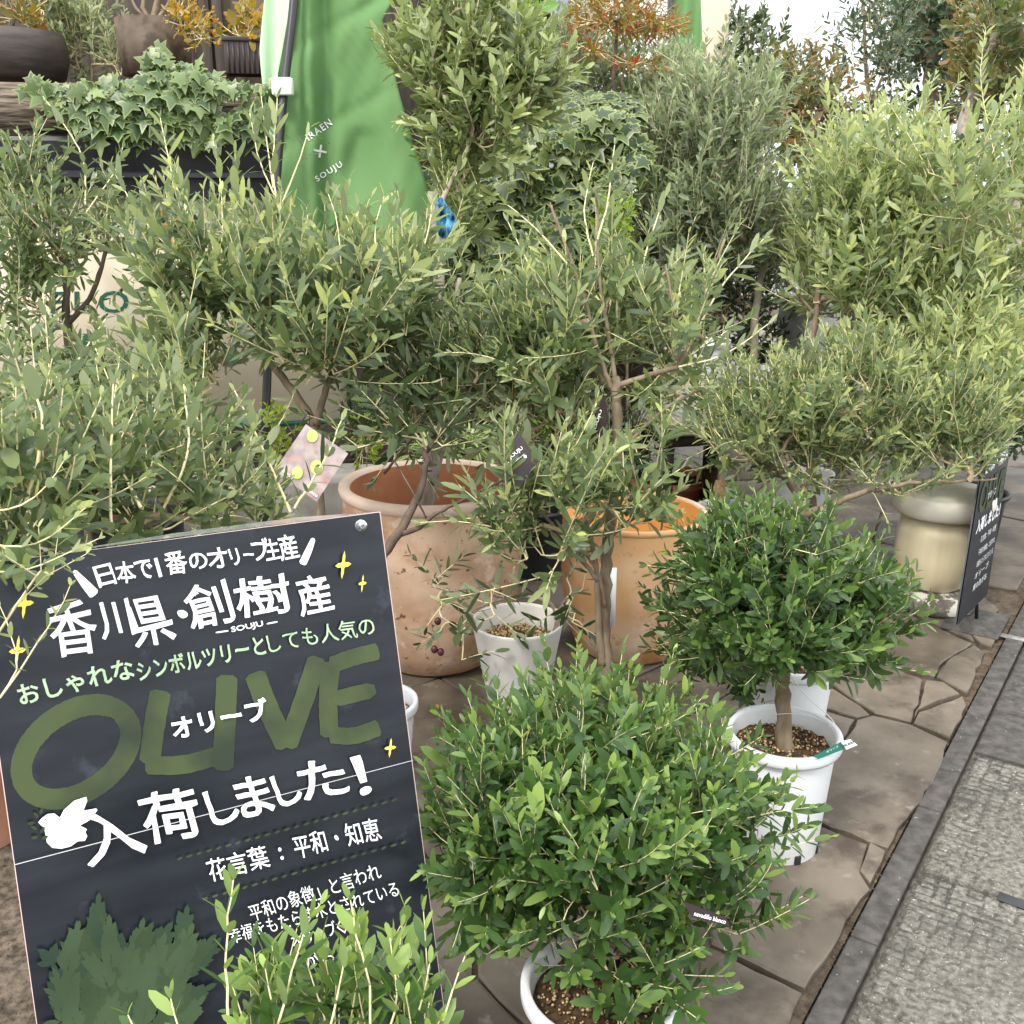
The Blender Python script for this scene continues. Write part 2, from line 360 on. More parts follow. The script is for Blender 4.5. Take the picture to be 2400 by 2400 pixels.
def rough(poly, amt=.0025):
    pts = []
    for k in range(len(poly)):
        A, B = poly[k], poly[(k + 1) % len(poly)]; L = (B - A).length
        if L < .012: continue
        nseg = max(1, int(L / .045)); nn = Vector((B.y - A.y, A.x - B.x, 0)).normalized(); w1, w2 = RS.uniform(-1, 1), RS.uniform(0, 6)
        for e in range(nseg): pts.append(A.lerp(B, e / nseg) + nn * (RS.gauss(0, amt) + w1 * .006 * math.sin(math.pi * e / nseg) * (1 if L > .15 else .3)))
    return pts
SHAPES = [[(1195, 665), (1130, 850), (985, 1050), (925, 1140), (840, 1105), (590, 1010), (640, 820), (790, 565), (860, 545), (1030, 585)],
 [(850, 1122), (915, 1160), (870, 1270), (855, 1312), (808, 1250)], [(835, 1125), (796, 1255), (840, 1330), (740, 1480), (545, 1775), (330, 1680), (130, 1580), (60, 1300), (300, 1000), (590, 1027)],
 [(538, 1800), (470, 1935), (300, 2300), (-100, 2200), (-60, 1700), (130, 1600), (330, 1700)], [(640, 402), (848, 540), (785, 552), (635, 505)], [(635, 518), (778, 562), (640, 800), (600, 700)],
 [(658, 385), (850, 303), (960, 327), (1082, 378), (1033, 572), (868, 533)], [(1096, 382), (1180, 392), (1258, 445), (1060, 520), (1047, 558)], [(1268, 457), (1285, 500), (1208, 645), (1048, 574), (1068, 530)],
 [(855, 290), (700, 200), (900, 66), (1050, 98), (1308, 215), (1180, 293), (1140, 363), (960, 316)], [(1324, 225), (1365, 260), (1288, 440), (1265, 433), (1190, 388), (1152, 365), (1190, 303)],
 [(1060, 85), (905, 52), (1000, -60), (1250, -80), (1435, 60), (1300, 172), (1318, 203)], [(1446, 72), (1398, 230), (1345, 213), (1312, 178)]]
ZONE = [G(1600 + .5175 * x, 1400 + .5175 * y) for x, y in [(1446, -60), (1290, 520), (925, 1160), (300, 2300), (-100, 2200), (60, 1300), (300, 1000), (640, 780), (640, 400), (700, 200), (1000, -60)]]
def inside(p, poly):
    r = False
    for k in range(len(poly)):
        a, b = poly[k], poly[k - 1]
        if (a.y > p.y) != (b.y > p.y) and p.x < (b.x - a.x) * (p.y - a.y) / (b.y - a.y) + a.x: r = not r
    return r
for sh_ in SHAPES:
    poly = [G(1600 + .5175 * x, 1400 + .5175 * y) for x, y in sh_]
    if sum(poly[k - 1].x * poly[k].y - poly[k].x * poly[k - 1].y for k in range(len(poly))) < 0: poly = poly[::-1]
    stone(rough(poly), .0075 + RS.uniform(-.001, .002), RS.gauss(0, .003), RS.gauss(0, .003))
for i, s in enumerate(seeds):
    if inside(s, ZONE): continue
    poly = [s + Vector((math.cos(k * .785) * .62, math.sin(k * .785) * .62, 0)) for k in range(8)]
    for j, q in enumerate(seeds):
        if i == j: continue
        d = q - s
        if d.length > 1.4: continue
        n = d.normalized(); poly = clip(poly, s + d * .5 - n * (.0022), n)
        if len(poly) < 3: break
    if len(poly) >= 3: poly = clip(poly, kp(0, -.022 - RS.random() * .022), KP)
    if len(poly) < 3 or s.y < .3: continue
    pts = []
    for k in range(len(poly)):
        A, B = poly[k], poly[(k + 1) % len(poly)]; L = (B - A).length
        if L < .02: continue
        nseg = max(1, int(L / .07)); nn = Vector((B.y - A.y, A.x - B.x, 0)).normalized()
        for e in range(nseg):
            pts.append(A.lerp(B, e / nseg) - nn * (abs(RS.gauss(0, .0025)) + (.003 if e == 0 else 0)))
    if len(pts) < 3: continue
    h = RS.uniform(-.002, .004); tx, ty = RS.gauss(0, .004), RS.gauss(0, .004)
    c = sum(pts, Vector()) / len(pts); n = len(pts)
    def hz(p, f): return Vector((c.x + (p.x - c.x) * f, c.y + (p.y - c.y) * f, h + tx * (p.x - c.x) + ty * (p.y - c.y)))
    V = [hz(p, .975) for p in pts] + [hz(p, 1) - Vector((0, 0, .004)) for p in pts] + [hz(p, 1) - Vector((0, 0, .03)) for p in pts]
    V = [v - Vector((0, 0, 0)) for v in V]
    Fc = [list(range(n))] + [[k, n + k, n + (k + 1) % n, (k + 1) % n] for k in range(n)] + [[n + k, 2 * n + k, 2 * n + (k + 1) % n, n + (k + 1) % n] for k in range(n)]
    part('flagstone', V, Fc, 'slate', terr)
# kerb of dark precast blocks
kb = part('kerb', [kp(-3, .002, -.02), kp(-3, kw, -.02), kp(14, kw, -.02), kp(14, .002, -.02)], [[0, 1, 2, 3]], 'joint_dirt'); kb['kind'] = 'structure'
a = -.9
while a < 9:
    L = .6; g = Bag()
    c = kp(a + L / 2, kw / 2 + .001, -.009)
    g.box(c, KD * (L / 2 - .002), KP * (kw / 2 - .003), Vector((0, 0, .014)))
    bevel(g.part('kerb_stone', 'kerb_dark', kb), .004)
    a += L
# pavement: textured concrete slabs beside the kerb, dark granite beyond
pav = part('pavement', [kp(-3, kw + .002, -.016), kp(-3, 6, -.016), kp(14, 6, -.016), kp(14, kw + .002, -.016)], [[0, 1, 2, 3]], 'slab_base'); pav['kind'] = 'structure'
corner = G(2283, 1762); a_c = (corner - K0).dot(KD); joint = G(2159, 2037); a_j = (joint - K0).dot(KD)
SL = a_c - a_j
for ia in range(3):
    for ib in range(2):
        a0 = a_c - SL * (ia + 1); b0 = kw + .006 + ib * (SL + .0)
        g = Bag(); c = kp(a0 + SL / 2, b0 + SL / 2, -.012); r2 = random.Random(ia * 7 + ib)
        g.box(c, KD * (SL / 2 - .0035), KP * (SL / 2 - .0035), Vector((0, 0, .008)))
        nx, ny = int(SL / .026), int(SL / .036)
        for x in range(nx):
            for y in range(ny):
                if r2.random() < .03: continue
                ca = a0 + .012 + (x + .5) * (SL - .024) / nx + r2.gauss(0, .001); cb = b0 + .012 + (y + .5) * (SL - .024) / ny + r2.gauss(0, .001) + (.5 if x % 2 else 0) * .004
                hh = r2.uniform(.0008, .0022); q = kp(ca, cb, -.004)
                u, v = KD * (.0098 + r2.gauss(0, .0022)), KP * (.0146 + r2.gauss(0, .0028)); w = Vector((0, 0, hh))
                V = [q - u - v, q + u - v, q + u + v, q - u + v] + [q - u * .72 - v * .8 + w, q + u * .72 - v * .8 + w, q + u * .72 + v * .8 + w, q - u * .72 + v * .8 + w]
                g.add([tuple(p) for p in V], [[4, 5, 6, 7], [0, 1, 5, 4], [1, 2, 6, 5], [2, 3, 7, 6], [3, 0, 4, 7]])
        g.part('paving_slab', 'slab_pale', pav)
q = G(2395, 2118); g = Bag(); g.box(Vector((q.x, q.y, -.0005)), KP * .05, KD * .017, Vector((0, 0, .0012))); bevel(g.part('drain_slot', 'tub_black', pav), .012, 3)
a = a_c + .002
while a < 9:
    for ib in range(4):
        g = Bag(); g.box(kp(a + .15, kw + .006 + .15 + ib * .3, -.008), KD * .148, KP * .148, Vector((0, 0, .010))); bevel(g.part('granite_sett', 'kerb_dark', pav), .003)
    a += .3
q = G(2400, 1500, .003); g = Bag(); g.box(Vector((q.x, q.y, .004)), KP * .09, KD * .018, Vector((0, 0, .0012))); g.part('painted_line', 'line_white', pav)
g = Bag(); r2 = random.Random(14)
for i in range(1500):
    a_ = r2.uniform(.0, 4.5); b_3 = -abs(r2.gauss(0, .022)) + .004 if i % 4 else r2.uniform(-.9, .5)
    p = kp(a_, b_3, .004 if i % 4 == 0 else -.004); r = r2.uniform(.0008, .0026) * (1 if i % 4 else .6); d, s_, n_ = frame_of(Vector((r2.gauss(0, 1), r2.gauss(0, 1), r2.gauss(0, 1))))
    g.add([tuple(p + v * r * r2.uniform(.6, 1.3)) for v in (d, -d, s_, -s_, n_, -n_)], [[0, 2, 4], [2, 1, 4], [1, 3, 4], [3, 0, 4], [2, 0, 5], [1, 2, 5], [3, 1, 5], [0, 3, 5]])
o = g.part('grit', 'pumice_dark'); tag(o, 'brown grit and crumbs gathered along the kerb gutter and on the flagstones', 'grit', kind='stuff')
# bare gravelly ground at lower left
A = G(-300, 1650); B = G(75, 1780); C_ = G(110, 2500); D = G(-400, 2500)
g = Bag(); r2 = random.Random(4)
for i in range(1400):
    px, py = r2.uniform(-120, 130), r2.uniform(1750, 2420)
    p = G(px, py, .006); r = r2.uniform(.002, .0055); d, s_, n_ = frame_of(Vector((r2.gauss(0, 1), r2.gauss(0, 1), r2.gauss(0, 1))))
    g.add([tuple(p + v * r * r2.uniform(.6, 1.2)) for v in (d, -d, s_, -s_, n_, -n_)], [[0, 2, 4], [2, 1, 4], [1, 3, 4], [3, 0, 4], [2, 0, 5], [1, 2, 5], [3, 1, 5], [0, 3, 5]])
o = g.part('gravel', 'gravel_dirt', kind='stuff'); tag(o, 'coarse brown grit on the ground left of the big chalkboard sign', 'gravel', kind='stuff')
sh = part('bare_ground', [A + Vector((0, 0, .007)), D + Vector((0, 0, .007)), C_ + Vector((0, 0, .007)), B + Vector((0, 0, .007))], [[0, 1, 2, 3]], 'gravel_dirt'); sh['kind'] = 'structure'

# ------------------------------------------------------------------ plant growing
def lens_template(hi):
    if hi:
        st = [(.14, .30, .05), (.48, .49, .08), (.84, .32, .05)]; tip = .015
    else:
        st = [(.28, .43, .06), (.74, .40, .05)]
    T = [(0, 0, 0)]
    for x, w, z in st: T += [(x, w, z), (x, 0, 0), (x, -w, z)]
    T.append((1, 0, 0)); n = len(T) - 1; Fc = [(0, 3, 2), (0, 2, 1)]
    for k in range(len(st) - 1):
        i = 1 + 3 * k; Fc += [(i + 1, i + 2, i + 5), (i + 1, i + 5, i + 4), (i, i + 1, i + 4), (i, i + 4, i + 3)]
    i = n - 3; Fc += [(i + 1, i + 2, n), (i, i + 1, n)]; T = np.array(T, float)
    return T, np.array(Fc)
def norm(a): return a / np.maximum(np.linalg.norm(a, axis=-1, keepdims=True), 1e-9)
def leaf_verts(T, pos, d, n, L, Wd, bend):
    s = norm(np.cross(n, d)); n = np.cross(d, s)
    t = T[:, 0][None, :, None]; y = T[:, 1][None, :, None]; z = T[:, 2][None, :, None]
    Lh = L[:, None, None]; Wh = Wd[:, None, None]
    return pos[:, None, :] + t * Lh * d[:, None, :] + y * Wh * s[:, None, :] + (z * Wh - bend[:, None, None] * t * t * Lh) * n[:, None, :]
LEAFMESH = {}
def leaf_mesh(mname, ti, bi, rim=None, tmpl=None, key=''):
    k = (mname, ti, bi, key)
    if k not in LEAFMESH:
        T, Fc = tmpl if tmpl is not None else lens_template(True)
        V = T.copy(); V[:, 2] -= (.0, .12, .26)[bi] * V[:, 0] ** 2
        me = bpy.data.meshes.new('leaf'); fast(me, V, Fc)
        me.polygons.foreach_set('use_smooth', np.ones(len(Fc), dtype=bool))
        at = me.attributes.new('tint', 'FLOAT', 'POINT'); at.data.foreach_set('value', np.full(len(V), (ti + .5) / 8, dtype=np.float32))
        if rim is not None: at = me.attributes.new('rim', 'FLOAT', 'POINT'); at.data.foreach_set('value', np.asarray(rim, dtype=np.float32))
        me.materials.append(MATS[mname]); me.update(); LEAFMESH[k] = me
    return LEAFMESH[k]
def emit_leaves(root, pos, d, n, L, Wd, bend, tint, mname, hi=True, indiv=0, nm='foliage', tmpl=None, rim=None, key=''):
    if len(pos) == 0: return
    T, Fc = tmpl if tmpl is not None else lens_template(hi)
    d = norm(d); s = norm(np.cross(n, d)); n = np.cross(d, s)
    px, py, z = pix(pos)
    keep = z > .35
    pos, d, n, s, L, Wd, bend, tint, px, py, z = [a[keep] for a in (pos, d, n, s, L, Wd, bend, tint, px, py, z)]
    solo = np.zeros(len(pos), bool)
    if indiv:
        inside = (px > 5) & (px < 2395) & (py > 5) & (py < 2395)
        facing = np.abs(((pos - np.array([0, 0, HC])) * n).sum(1)) / np.linalg.norm(pos - np.array([0, 0, HC]), axis=1)
        score = np.where(inside, L * Wd / z ** 2 * (.25 + facing) * np.exp(-(z - z.min()) / max(.05, (z.max() - z.min()) * .35)), -1)
        idx = np.argsort(-score)[:indiv]; solo[idx] = True
        o0 = np.array(ORG[root.name])
        for i in idx:
            bi = 0 if bend[i] < .06 else (1 if bend[i] < .19 else 2)
            o = bpy.data.objects.new('leaf', leaf_mesh(mname, int(min(7, max(0, tint[i] * 8))), bi, rim, tmpl, key))
            M = Matrix([[d[i][r] * L[i], s[i][r] * Wd[i], n[i][r] * (L[i] if tmpl is not None else Wd[i]), pos[i][r] - o0[r]] for r in range(3)] + [[0, 0, 0, 1]])
            COL.objects.link(o); o.parent = root; o.matrix_local = M
    r = ~solo
    pos, d, n, L, Wd, bend, tint = [a[r] for a in (pos, d, n, L, Wd, bend, tint)]
    if not len(pos): return
    V = leaf_verts(T, pos, d, n, L, Wd, bend); nv = len(T)
    Fa = (Fc[None] + (np.arange(len(pos)) * nv)[:, None, None]).reshape(-1, 3)
    at = {'tint': np.repeat(tint, nv)}
    if rim is not None: at['rim'] = np.tile(rim, len(pos))
    part(nm, V.reshape(-1, 3), Fa, mname, root, True, 'stuff', at)

def plant(name, label, cat, limbs, crowns, n_pts, leafm, base=None, group=None, seed=1, L=.052, Wr=.30, gap=.017, shoot=.17, up=.9, out=.7, rnd=.45,
          m=2, tipt=.5, hi=True, indiv=0, twig='twig', bark='bark', tint0=.32, tsd=.16, droop=0., ang=(62, 28), thick=.0021, extra=None, free=False, lsd=.28, shell=.0, bend=(-.04, .26), root=None, leafy=()):
    """limbs: [(points(px,py,z), r0, r1)]; crowns: ellipsoids (px, py, rx_px, ry_px, z, rz_m). Shoots fill the crowns and hang on the limbs."""
    rs = np.random.RandomState(seed); rr = random.Random(seed)
    lp = [[P(*q) for q in l[0]] for l in limbs]
    if root is None:
        b = Vector(base) if base is not None else (Vector((lp[0][0].x, lp[0][0].y, 0)) if lp else Vector((0, 0, 0)))
        root = thing(name, label, cat, b, group)
    nodes = []; nd = []
    for i, (l, pts) in enumerate(zip(limbs, lp)):
        sp = smooth_path(pts, 6); n = len(sp)
        jit = [p + Vector((rr.gauss(0, 1), rr.gauss(0, 1), rr.gauss(0, 1))) * l[1] * .12 for p in sp]
        rad = [(l[1] + (l[2] - l[1]) * (k / (n - 1)) ** .8) * (1 + rr.gauss(0, .05)) for k in range(n)]
        V, Fc = tube(jit, rad, 10 if l[1] > .006 else 6)
        part('trunk' if i == 0 else 'branch', V, Fc, bark, root, True)
        st = 0 if free else int(n * (.35 if i == 0 else .1))
        for k in range(st, n):
            nodes.append(sp[k]); nd.append((sp[min(k + 1, n - 1)] - sp[max(k - 1, 0)]).normalized())
    vol = np.array([c[2] * c[3] * c[4] ** 2 * c[5] for c in crowns]); cn = rs.multinomial(n_pts, vol / vol.sum())
    A = []; AC = []
    for c, k in zip(crowns, cn):
        cen = np.array(P(c[0], c[1], c[4])); sx = c[2] / F * c[4]; sz = c[3] / F * c[4]; sh = shoot * max(0, up) / (up + out + .3)
        cen[2] -= min(sh * .66, sz * .6); sx = max(sx * .45, sx - shoot * .32); sz = max(sz * .4, sz - sh * .45)
        v = norm(rs.normal(size=(k, 3))); r = rs.uniform(shell, 1, (k, 1)) ** (1 / 2.4)
        v = v * r
        q = cen + v * np.array([sx, c[5], sz * 1.04]); A.append(q); AC.append(np.repeat(cen[None], k, 0))
    A = np.concatenate(A); AC = np.concatenate(AC)
    NP = np.array([tuple(p) for p in nodes]) if nodes else np.zeros((0, 3)); ND = np.array([tuple(p) for p in nd]) if nodes else np.zeros((0, 3))
    par = [-1] * len(NP); n0 = len(NP)
    if n0:
        d0 = np.min(np.linalg.norm(A[:, None] - NP[None], axis=2), axis=1); order = np.argsort(d0)
    else: order = np.arange(len(A)); NP = A[:1].copy(); ND = np.array([[0, 0, 1.]]); par = [-1]; n0 = 1
    cap = len(NP) + len(A) * 4 + 10
    BP = np.zeros((cap, 3)); BD = np.zeros((cap, 3)); BP[:len(NP)] = NP; BD[:len(NP)] = ND; N = len(NP)
    segs = []; tips = []
    for i in order:
        q = A[i]; dv = q - BP[:N]; dist = np.linalg.norm(dv, axis=1)
        cosb = (dv * BD[:N]).sum(1) / np.maximum(dist, 1e-6)
        cost = dist * (1.25 - .55 * cosb) + .15 * np.maximum(0, BP[:N, 2] - q[2])
        j = int(np.argmin(cost)); p0 = BP[j]; D = dist[j]
        if D < .01: continue
        c1 = p0 + BD[j] * D * .35; ch = [p0]
        for t in (.34, .67, 1.):
            b = (1 - t) ** 2 * p0 + 2 * t * (1 - t) * c1 + t * t * q; ch.append(b + (rs.normal(size=3) * D * .02 if t < 1 else 0))
        prev = j
        for k in range(1, 4):
            BP[N] = ch[k]; dd = ch[k] - ch[k - 1]; BD[N] = dd / max(np.linalg.norm(dd), 1e-9); par.append(prev); prev = N; N += 1
        segs.append((j, N - 3, N - 2, N - 1)); tips.append((N - 1, i))
    cnt = np.zeros(N)
    for k, _ in tips: cnt[k] += 1
    for k in range(N - 1, n0 - 1, -1): cnt[par[k]] += cnt[k]
    tw = Bag()
    for ch in segs:
        r = [thick * max(1, cnt[c]) ** .42 for c in ch]; r[0] = min(r[0], r[1] * 1.1) if ch[0] < n0 else r[0]; r[0] = min(r[0], r[1] * 1.5)
        V, Fc = tube([Vector(BP[c]) for c in ch], r, 5 if r[1] > .002 else 4, False)
        tw.add([tuple(v) for v in V], Fc, min(1, max(0, (r[1] / thick - 1.15) / 1.6)))
    # shoots
    LP, LD, LN, LL, LT = [], [], [], [], []
    def leaves_on(pts, ax, phase, f0=0.):
        ns = len(pts) - 1
        for e in range(ns):
            p = pts[e + 1]; cur = pts[e + 1] - pts[e]; cur = cur / max(np.linalg.norm(cur), 1e-9)
            ax = ax - cur * ax.dot(cur); ax /= np.linalg.norm(ax); bx = np.cross(cur, ax)
            f = e / max(1, ns - 1); th = phase + e * math.pi / 2
            if f < f0: continue
            A_ = math.radians(ang[0] + (ang[1] - ang[0]) * f)
            for sg in (0, math.pi):
                if e < ns - 1 and rs.rand() < .1: continue
                th2 = th + sg + rs.normal() * .25; side = ax * math.cos(th2) + bx * math.sin(th2)
                aa = A_ + rs.normal() * .16
                LP.append(p); LD.append(cur * math.cos(aa) + side * math.sin(aa)); LN.append(cur * math.sin(aa) - side * math.cos(aa) + rs.normal(size=3) * .16)
                LL.append(L * (1 - .45 * max(0, f - .7) / .3) * (.8 + .2 * min(1, f * 3)) * max(.45, rs.normal(1, lsd))); LT.append(tint0 + tipt * max(0, f - .45) + rs.normal() * tsd)
    for path in leafy:
        sp = smooth_path([P(*q) for q in path[0]], 12); dd = [0]
        for k in range(1, len(sp)): dd.append(dd[-1] + (sp[k] - sp[k - 1]).length)
        nn_ = max(3, int(dd[-1] / gap)); pts = np.array([[np.interp(dd[-1] * k / nn_, dd, [q[c] for q in sp]) for c in range(3)] for k in range(nn_ + 1)]) + rs.normal(size=(nn_ + 1, 3)) * .0006
        V, Fc = tube([Vector(q) for q in pts], thick * np.linspace(path[1], .6, nn_ + 1), 5, False); tw.add([tuple(v) for v in V], Fc, 0.)
        leaves_on(pts, np.array([.8, .3, .2]), rs.uniform(0, 3), path[2] if len(path) > 2 else 0.)
    for k, i in tips:
        base_d = BD[k]; o_ = A[i] - AC[i]; o_ = o_ / max(np.linalg.norm(o_), 1e-6)
        for s_ in range(m):
            dirv = base_d * .35 + o_ * out + np.array([0, 0, up]) + rs.normal(size=3) * rnd
            dirv /= np.linalg.norm(dirv); sl = shoot * rs.uniform(.45, 1.4); ns = max(3, int(sl / gap))
            start = BP[k] if s_ == 0 else BP[k] - BD[k] * rs.uniform(0, .05)
            cur = dirv.copy(); p = start.copy(); pts = [p.copy()]
            cv = rs.normal(size=3) * .025 + np.array([0, 0, .03 - droop])
            for e in range(ns):
                cur = cur + cv; cur /= np.linalg.norm(cur); p = p + cur * gap * rs.uniform(.8, 1.2); pts.append(p.copy())
            leaves_on(np.array(pts), np.array([.3, .8, .2]), rs.uniform(0, math.pi))
            sk = pts[::2] + ([pts[-1]] if len(pts) % 2 == 0 else [])
            V, Fc = tube([Vector(q) for q in sk], thick * np.linspace(1.05, .55, len(sk)), 3, False)
            tw.add([tuple(v) for v in V], Fc, 0.)
    if tw.n: tw.part('twigs', twig, root, True, 'stuff', 'age')
    LP, LD, LN, LL, LT = map(np.array, (LP, LD, LN, LL, LT))
    bd = rs.uniform(bend[0], bend[1], len(LL))
    emit_leaves(root, LP, LD, LN, LL, LL * Wr * rs.uniform(.85, 1.2, len(LL)), bd, np.clip(LT, .02, .98), leafm, hi, indiv)
    return root
exec_after = []

# ------------------------------------------------------------------ facade: cream shop panel in a dark frame on a low stone step
def gy(z, h=0): return 1200 + F * ((HC - h) / z - ST) / CT
FU = Vector((math.cos(math.radians(11)), math.sin(math.radians(11)), 0))      # along the facade, to the right and slightly away
FN = Vector((FU.y, -FU.x, 0))                                                   # towards the camera
F0 = P(600, 990, 4.4)
def fpt(px, py, off=0.0):
    """point of the facade plane (off metres in front of it) seen at a photo pixel"""
    o = Vector((0, 0, HC)); r = P(px, py, 1) - o; q = F0 + FN * off
    return o + r * ((q - o).dot(FN) / r.dot(FN))
def fbox(bag, x0, x1, z0, z1, d0, d1):
    """x along the facade from F0, z height, d metres in front"""
    b = Vector((F0.x, F0.y, 0)); c = b + FU * ((x0 + x1) / 2) + FN * ((d0 + d1) / 2) + Vector((0, 0, (z0 + z1) / 2))
    bag.box(c, FU * ((x1 - x0) / 2), FN * ((d1 - d0) / 2), Vector((0, 0, (z1 - z0) / 2)))
def fx(px, py, off=0): return (fpt(px, py, off) - Vector((F0.x, F0.y, 0))).dot(FU)
zb, zt = fpt(500, 1000).z, fpt(500, 455).z
xr = fx(803, 700); xl = fx(-500, 700)
cs = thing('shop_counter', 'cream shop panel with green lettering under a black metal cornice, behind the left olives', 'counter', (F0.x, F0.y, 0))
g = Bag(); fbox(g, xl, xr, zb + .012, zt, -.03, 0); g.part('panel', 'panel_cream', cs)
g = Bag(); fbox(g, xl, xr, zb - .006, zb + .010, -.03, .006); fbox(g, xr + .002, xr + .014, zb - .006, zt, -.03, .006); g.part('green_trim', 'print_green', cs)
g = Bag(); fbox(g, xr + .016, xr + .26, .02, zt, -.05, .03); bevel(g.part('post', 'dark_wood', cs), .004)
g = Bag(); fbox(g, xl, xr + .014, zb - .17, zb - .008, -.04, .012); bevel(g.part('bottom_rail', 'dark_wood', cs), .004)
# cornice profile
cz0, cz1 = fpt(300, 462, .0).z, fpt(300, 322, .1).z
prof = [(.0, cz1 - .012), (.05, cz1), (.115, cz1), (.125, cz1 - .015), (.115, cz1 - .055), (.085, cz1 - .12), (.098, cz1 - .128), (.098, cz1 - .145), (.06, cz1 - .15), (.05, cz0), (.0, cz0)]
b = Vector((F0.x, F0.y, 0)); V = []
for x in (xl, xr + .27):
    V += [b + FU * x + FN * d + Vector((0, 0, z)) for d, z in prof]
n = len(prof)
part('cornice', V, [[k, k + n, (k + 1) % n + n, (k + 1) % n] for k in range(n)] + [list(range(n)), list(range(2 * n - 1, n - 1, -1))], 'cornice_metal', cs)
# ---- lettering helper
TXT = [0]
def glyphs(s, off=0., shear=0., space=1., wob=0.):
    c = bpy.data.curves.new('t', 'FONT'); c.body = s; c.offset = off; c.shear = shear; c.space_character = space; c.resolution_u = 3
    o = bpy.data.objects.new('t', c); COL.objects.link(o); dg = bpy.context.evaluated_depsgraph_get(); dg.update()
    me = bpy.data.meshes.new_from_object(o.evaluated_get(dg)); bpy.data.objects.remove(o)
    V = np.array([v.co[:2] for v in me.vertices]); Fc = [list(p.vertices) for p in me.polygons]
    bpy.data.meshes.remove(me)
    if wob:
        rs = np.random.RandomState(len(s) * 7 + 3)
        ci = np.floor(V[:, 0]); ph = ci * 12.9
        V = V + wob * np.stack([np.sin(V[:, 1] * 7 + ph) * .5 + np.sin(V[:, 1] * 23 + ph * 2) * .22, np.sin(V[:, 0] * 6 + ph) * .6 + .5 * np.sin(ph * 3) + np.sin(V[:, 0] * 21 + ph) * .2], 1)
    mn, mx = V.min(0), V.max(0)
    return (V - mn) / (mx - mn), Fc, (mx - mn)
def letter(s, proj, p0, p1, h, m, parent, off=0., shear=0., space=1., wob=0., lean=0., bold=0.):
    """draw s in the box whose base runs from pixel p0 to p1 and whose height is h pixels; proj maps a pixel to the surface.
    bold lays slightly shifted copies of the strokes over each other, as a brush does"""
    V, Fc, _ = glyphs(s, off, shear, space, wob)
    dx, dy = p1[0] - p0[0], p1[1] - p0[1]; L = math.hypot(dx, dy); ux, uy = dx / L, dy / L; vx, vy = uy + lean, -ux
    W_, FF = [], []
    sh = [(0, 0)] + ([(bold * math.cos(a), bold * math.sin(a)) for a in (.4, 1.9, 3.5, 5.1)] if bold else [])
    nrm_ = None
    for k, (sx, sy) in enumerate(sh):
        n0_ = len(W_); q = [proj(p0[0] + dx * a + vx * h * b + sx, p0[1] + dy * a + vy * h * b + sy) for a, b in V]
        if k:
            q = [p + (Vector((0, 0, HC)) - p).normalized() * .00002 * k for p in q]
        W_ += q; FF += [[n0_ + i for i in f] for f in Fc]
    return part('lettering', W_, FF, m, parent)
letter('FLOWERS', lambda x, y: fpt(x, y, .002), (118, 735), (600, 731), 52, 'print_green', cs, off=.01, space=1.25)
rr = random.Random(2); gb, go = Bag(), Bag()
def blot(bag, cx, cy, rx, ry, off, n=14, seed=0):
    r = random.Random(seed); V = [fpt(cx, cy, off)] + [fpt(cx + rx * math.cos(2 * math.pi * k / n) * r.uniform(.7, 1.2), cy + ry * math.sin(2 * math.pi * k / n) * r.uniform(.7, 1.2), off) for k in range(n)]
    bag.add([tuple(v) for v in V], [[0, 1 + (k + 1) % n, 1 + k] for k in range(n)])
for k, (x, y, a_, b_2) in enumerate([(395, 545, 45, 42), (345, 555, 28, 22), (440, 520, 24, 30), (425, 570, 22, 20), (372, 520, 20, 24)]): blot(gb, x, y, a_, b_2, .002 + .0003 * k, seed=k)
for k, (x, y, a_, b_2) in enumerate([(372, 505, 9, 14), (411, 506, 13, 12), (385, 530, 14, 9), (425, 540, 12, 13), (396, 564, 14, 10), (343, 556, 10, 5), (440, 522, 6, 8), (372, 545, 9, 8)]): blot(go, x, y, a_, b_2, .005 + .0003 * k, seed=k + 9)
gg = Bag(); blot(gg, 365, 785, 28, 30, .002, seed=30); blot(gg, 205, 805, 16, 24, .002, seed=31); blot(gg, 540, 835, 22, 26, .002, seed=32); gg.part('leaf_print', 'print_green', cs, kind='stuff')
gb.part('flower_print', 'print_black', cs); go.part('flower_print', 'print_orange', cs, label='orange patches of the printed flower')
# step and raised bed behind the pots
st = thing('stone_step', 'pale worn concrete step along the foot of the cream shop panel', 'step', (F0.x, F0.y, 0))
g = Bag(); fbox(g, xl, xr + .1, .0, zb - .19, -.1, .30); bevel(g.part('slab', 'concrete', st), .008)
# log behind the cornice
lg = thing('log_edging', 'long grey-brown log lying behind the black cornice under the ivy', 'log', tuple(fpt(200, 310, -.1)))
p0, p1 = fpt(-420, 262, -.06), fpt(700, 268, -.06); n = 60; rl = .108
pts = [p0.lerp(p1, k / n) for k in range(n + 1)]; V = []; Fc = []; r2 = random.Random(8); segs_ = 40
ph = [r2.uniform(0, 6) for _ in range(6)]
for i, p in enumerate(pts):
    for k in range(segs_):
        a = 2 * math.pi * k / segs_; rg = rl * (1 + .035 * math.sin(k * 5.1 + ph[0] + .25 * math.sin(i * .3)) + .025 * math.sin(k * 11 + i * .12 + ph[1]) + .02 * math.sin(i * .35 + ph[2]))
        V.append(p + Vector((0, 0, 1)) * math.sin(a) * rg + FN * math.cos(a) * rg)
for i in range(n):
    for k in range(segs_): Fc.append([i * segs_ + k, i * segs_ + (k + 1) % segs_, (i + 1) * segs_ + (k + 1) % segs_, (i + 1) * segs_ + k])
part('bark', V, Fc, 'log_bark', lg, True)
g = Bag(); fbox(g, xl, xr + .3, cz1 - .30, cz1 - .02, -1.3, -.06)
o = g.part('raised_bed', 'soil'); o['kind'] = 'structure'
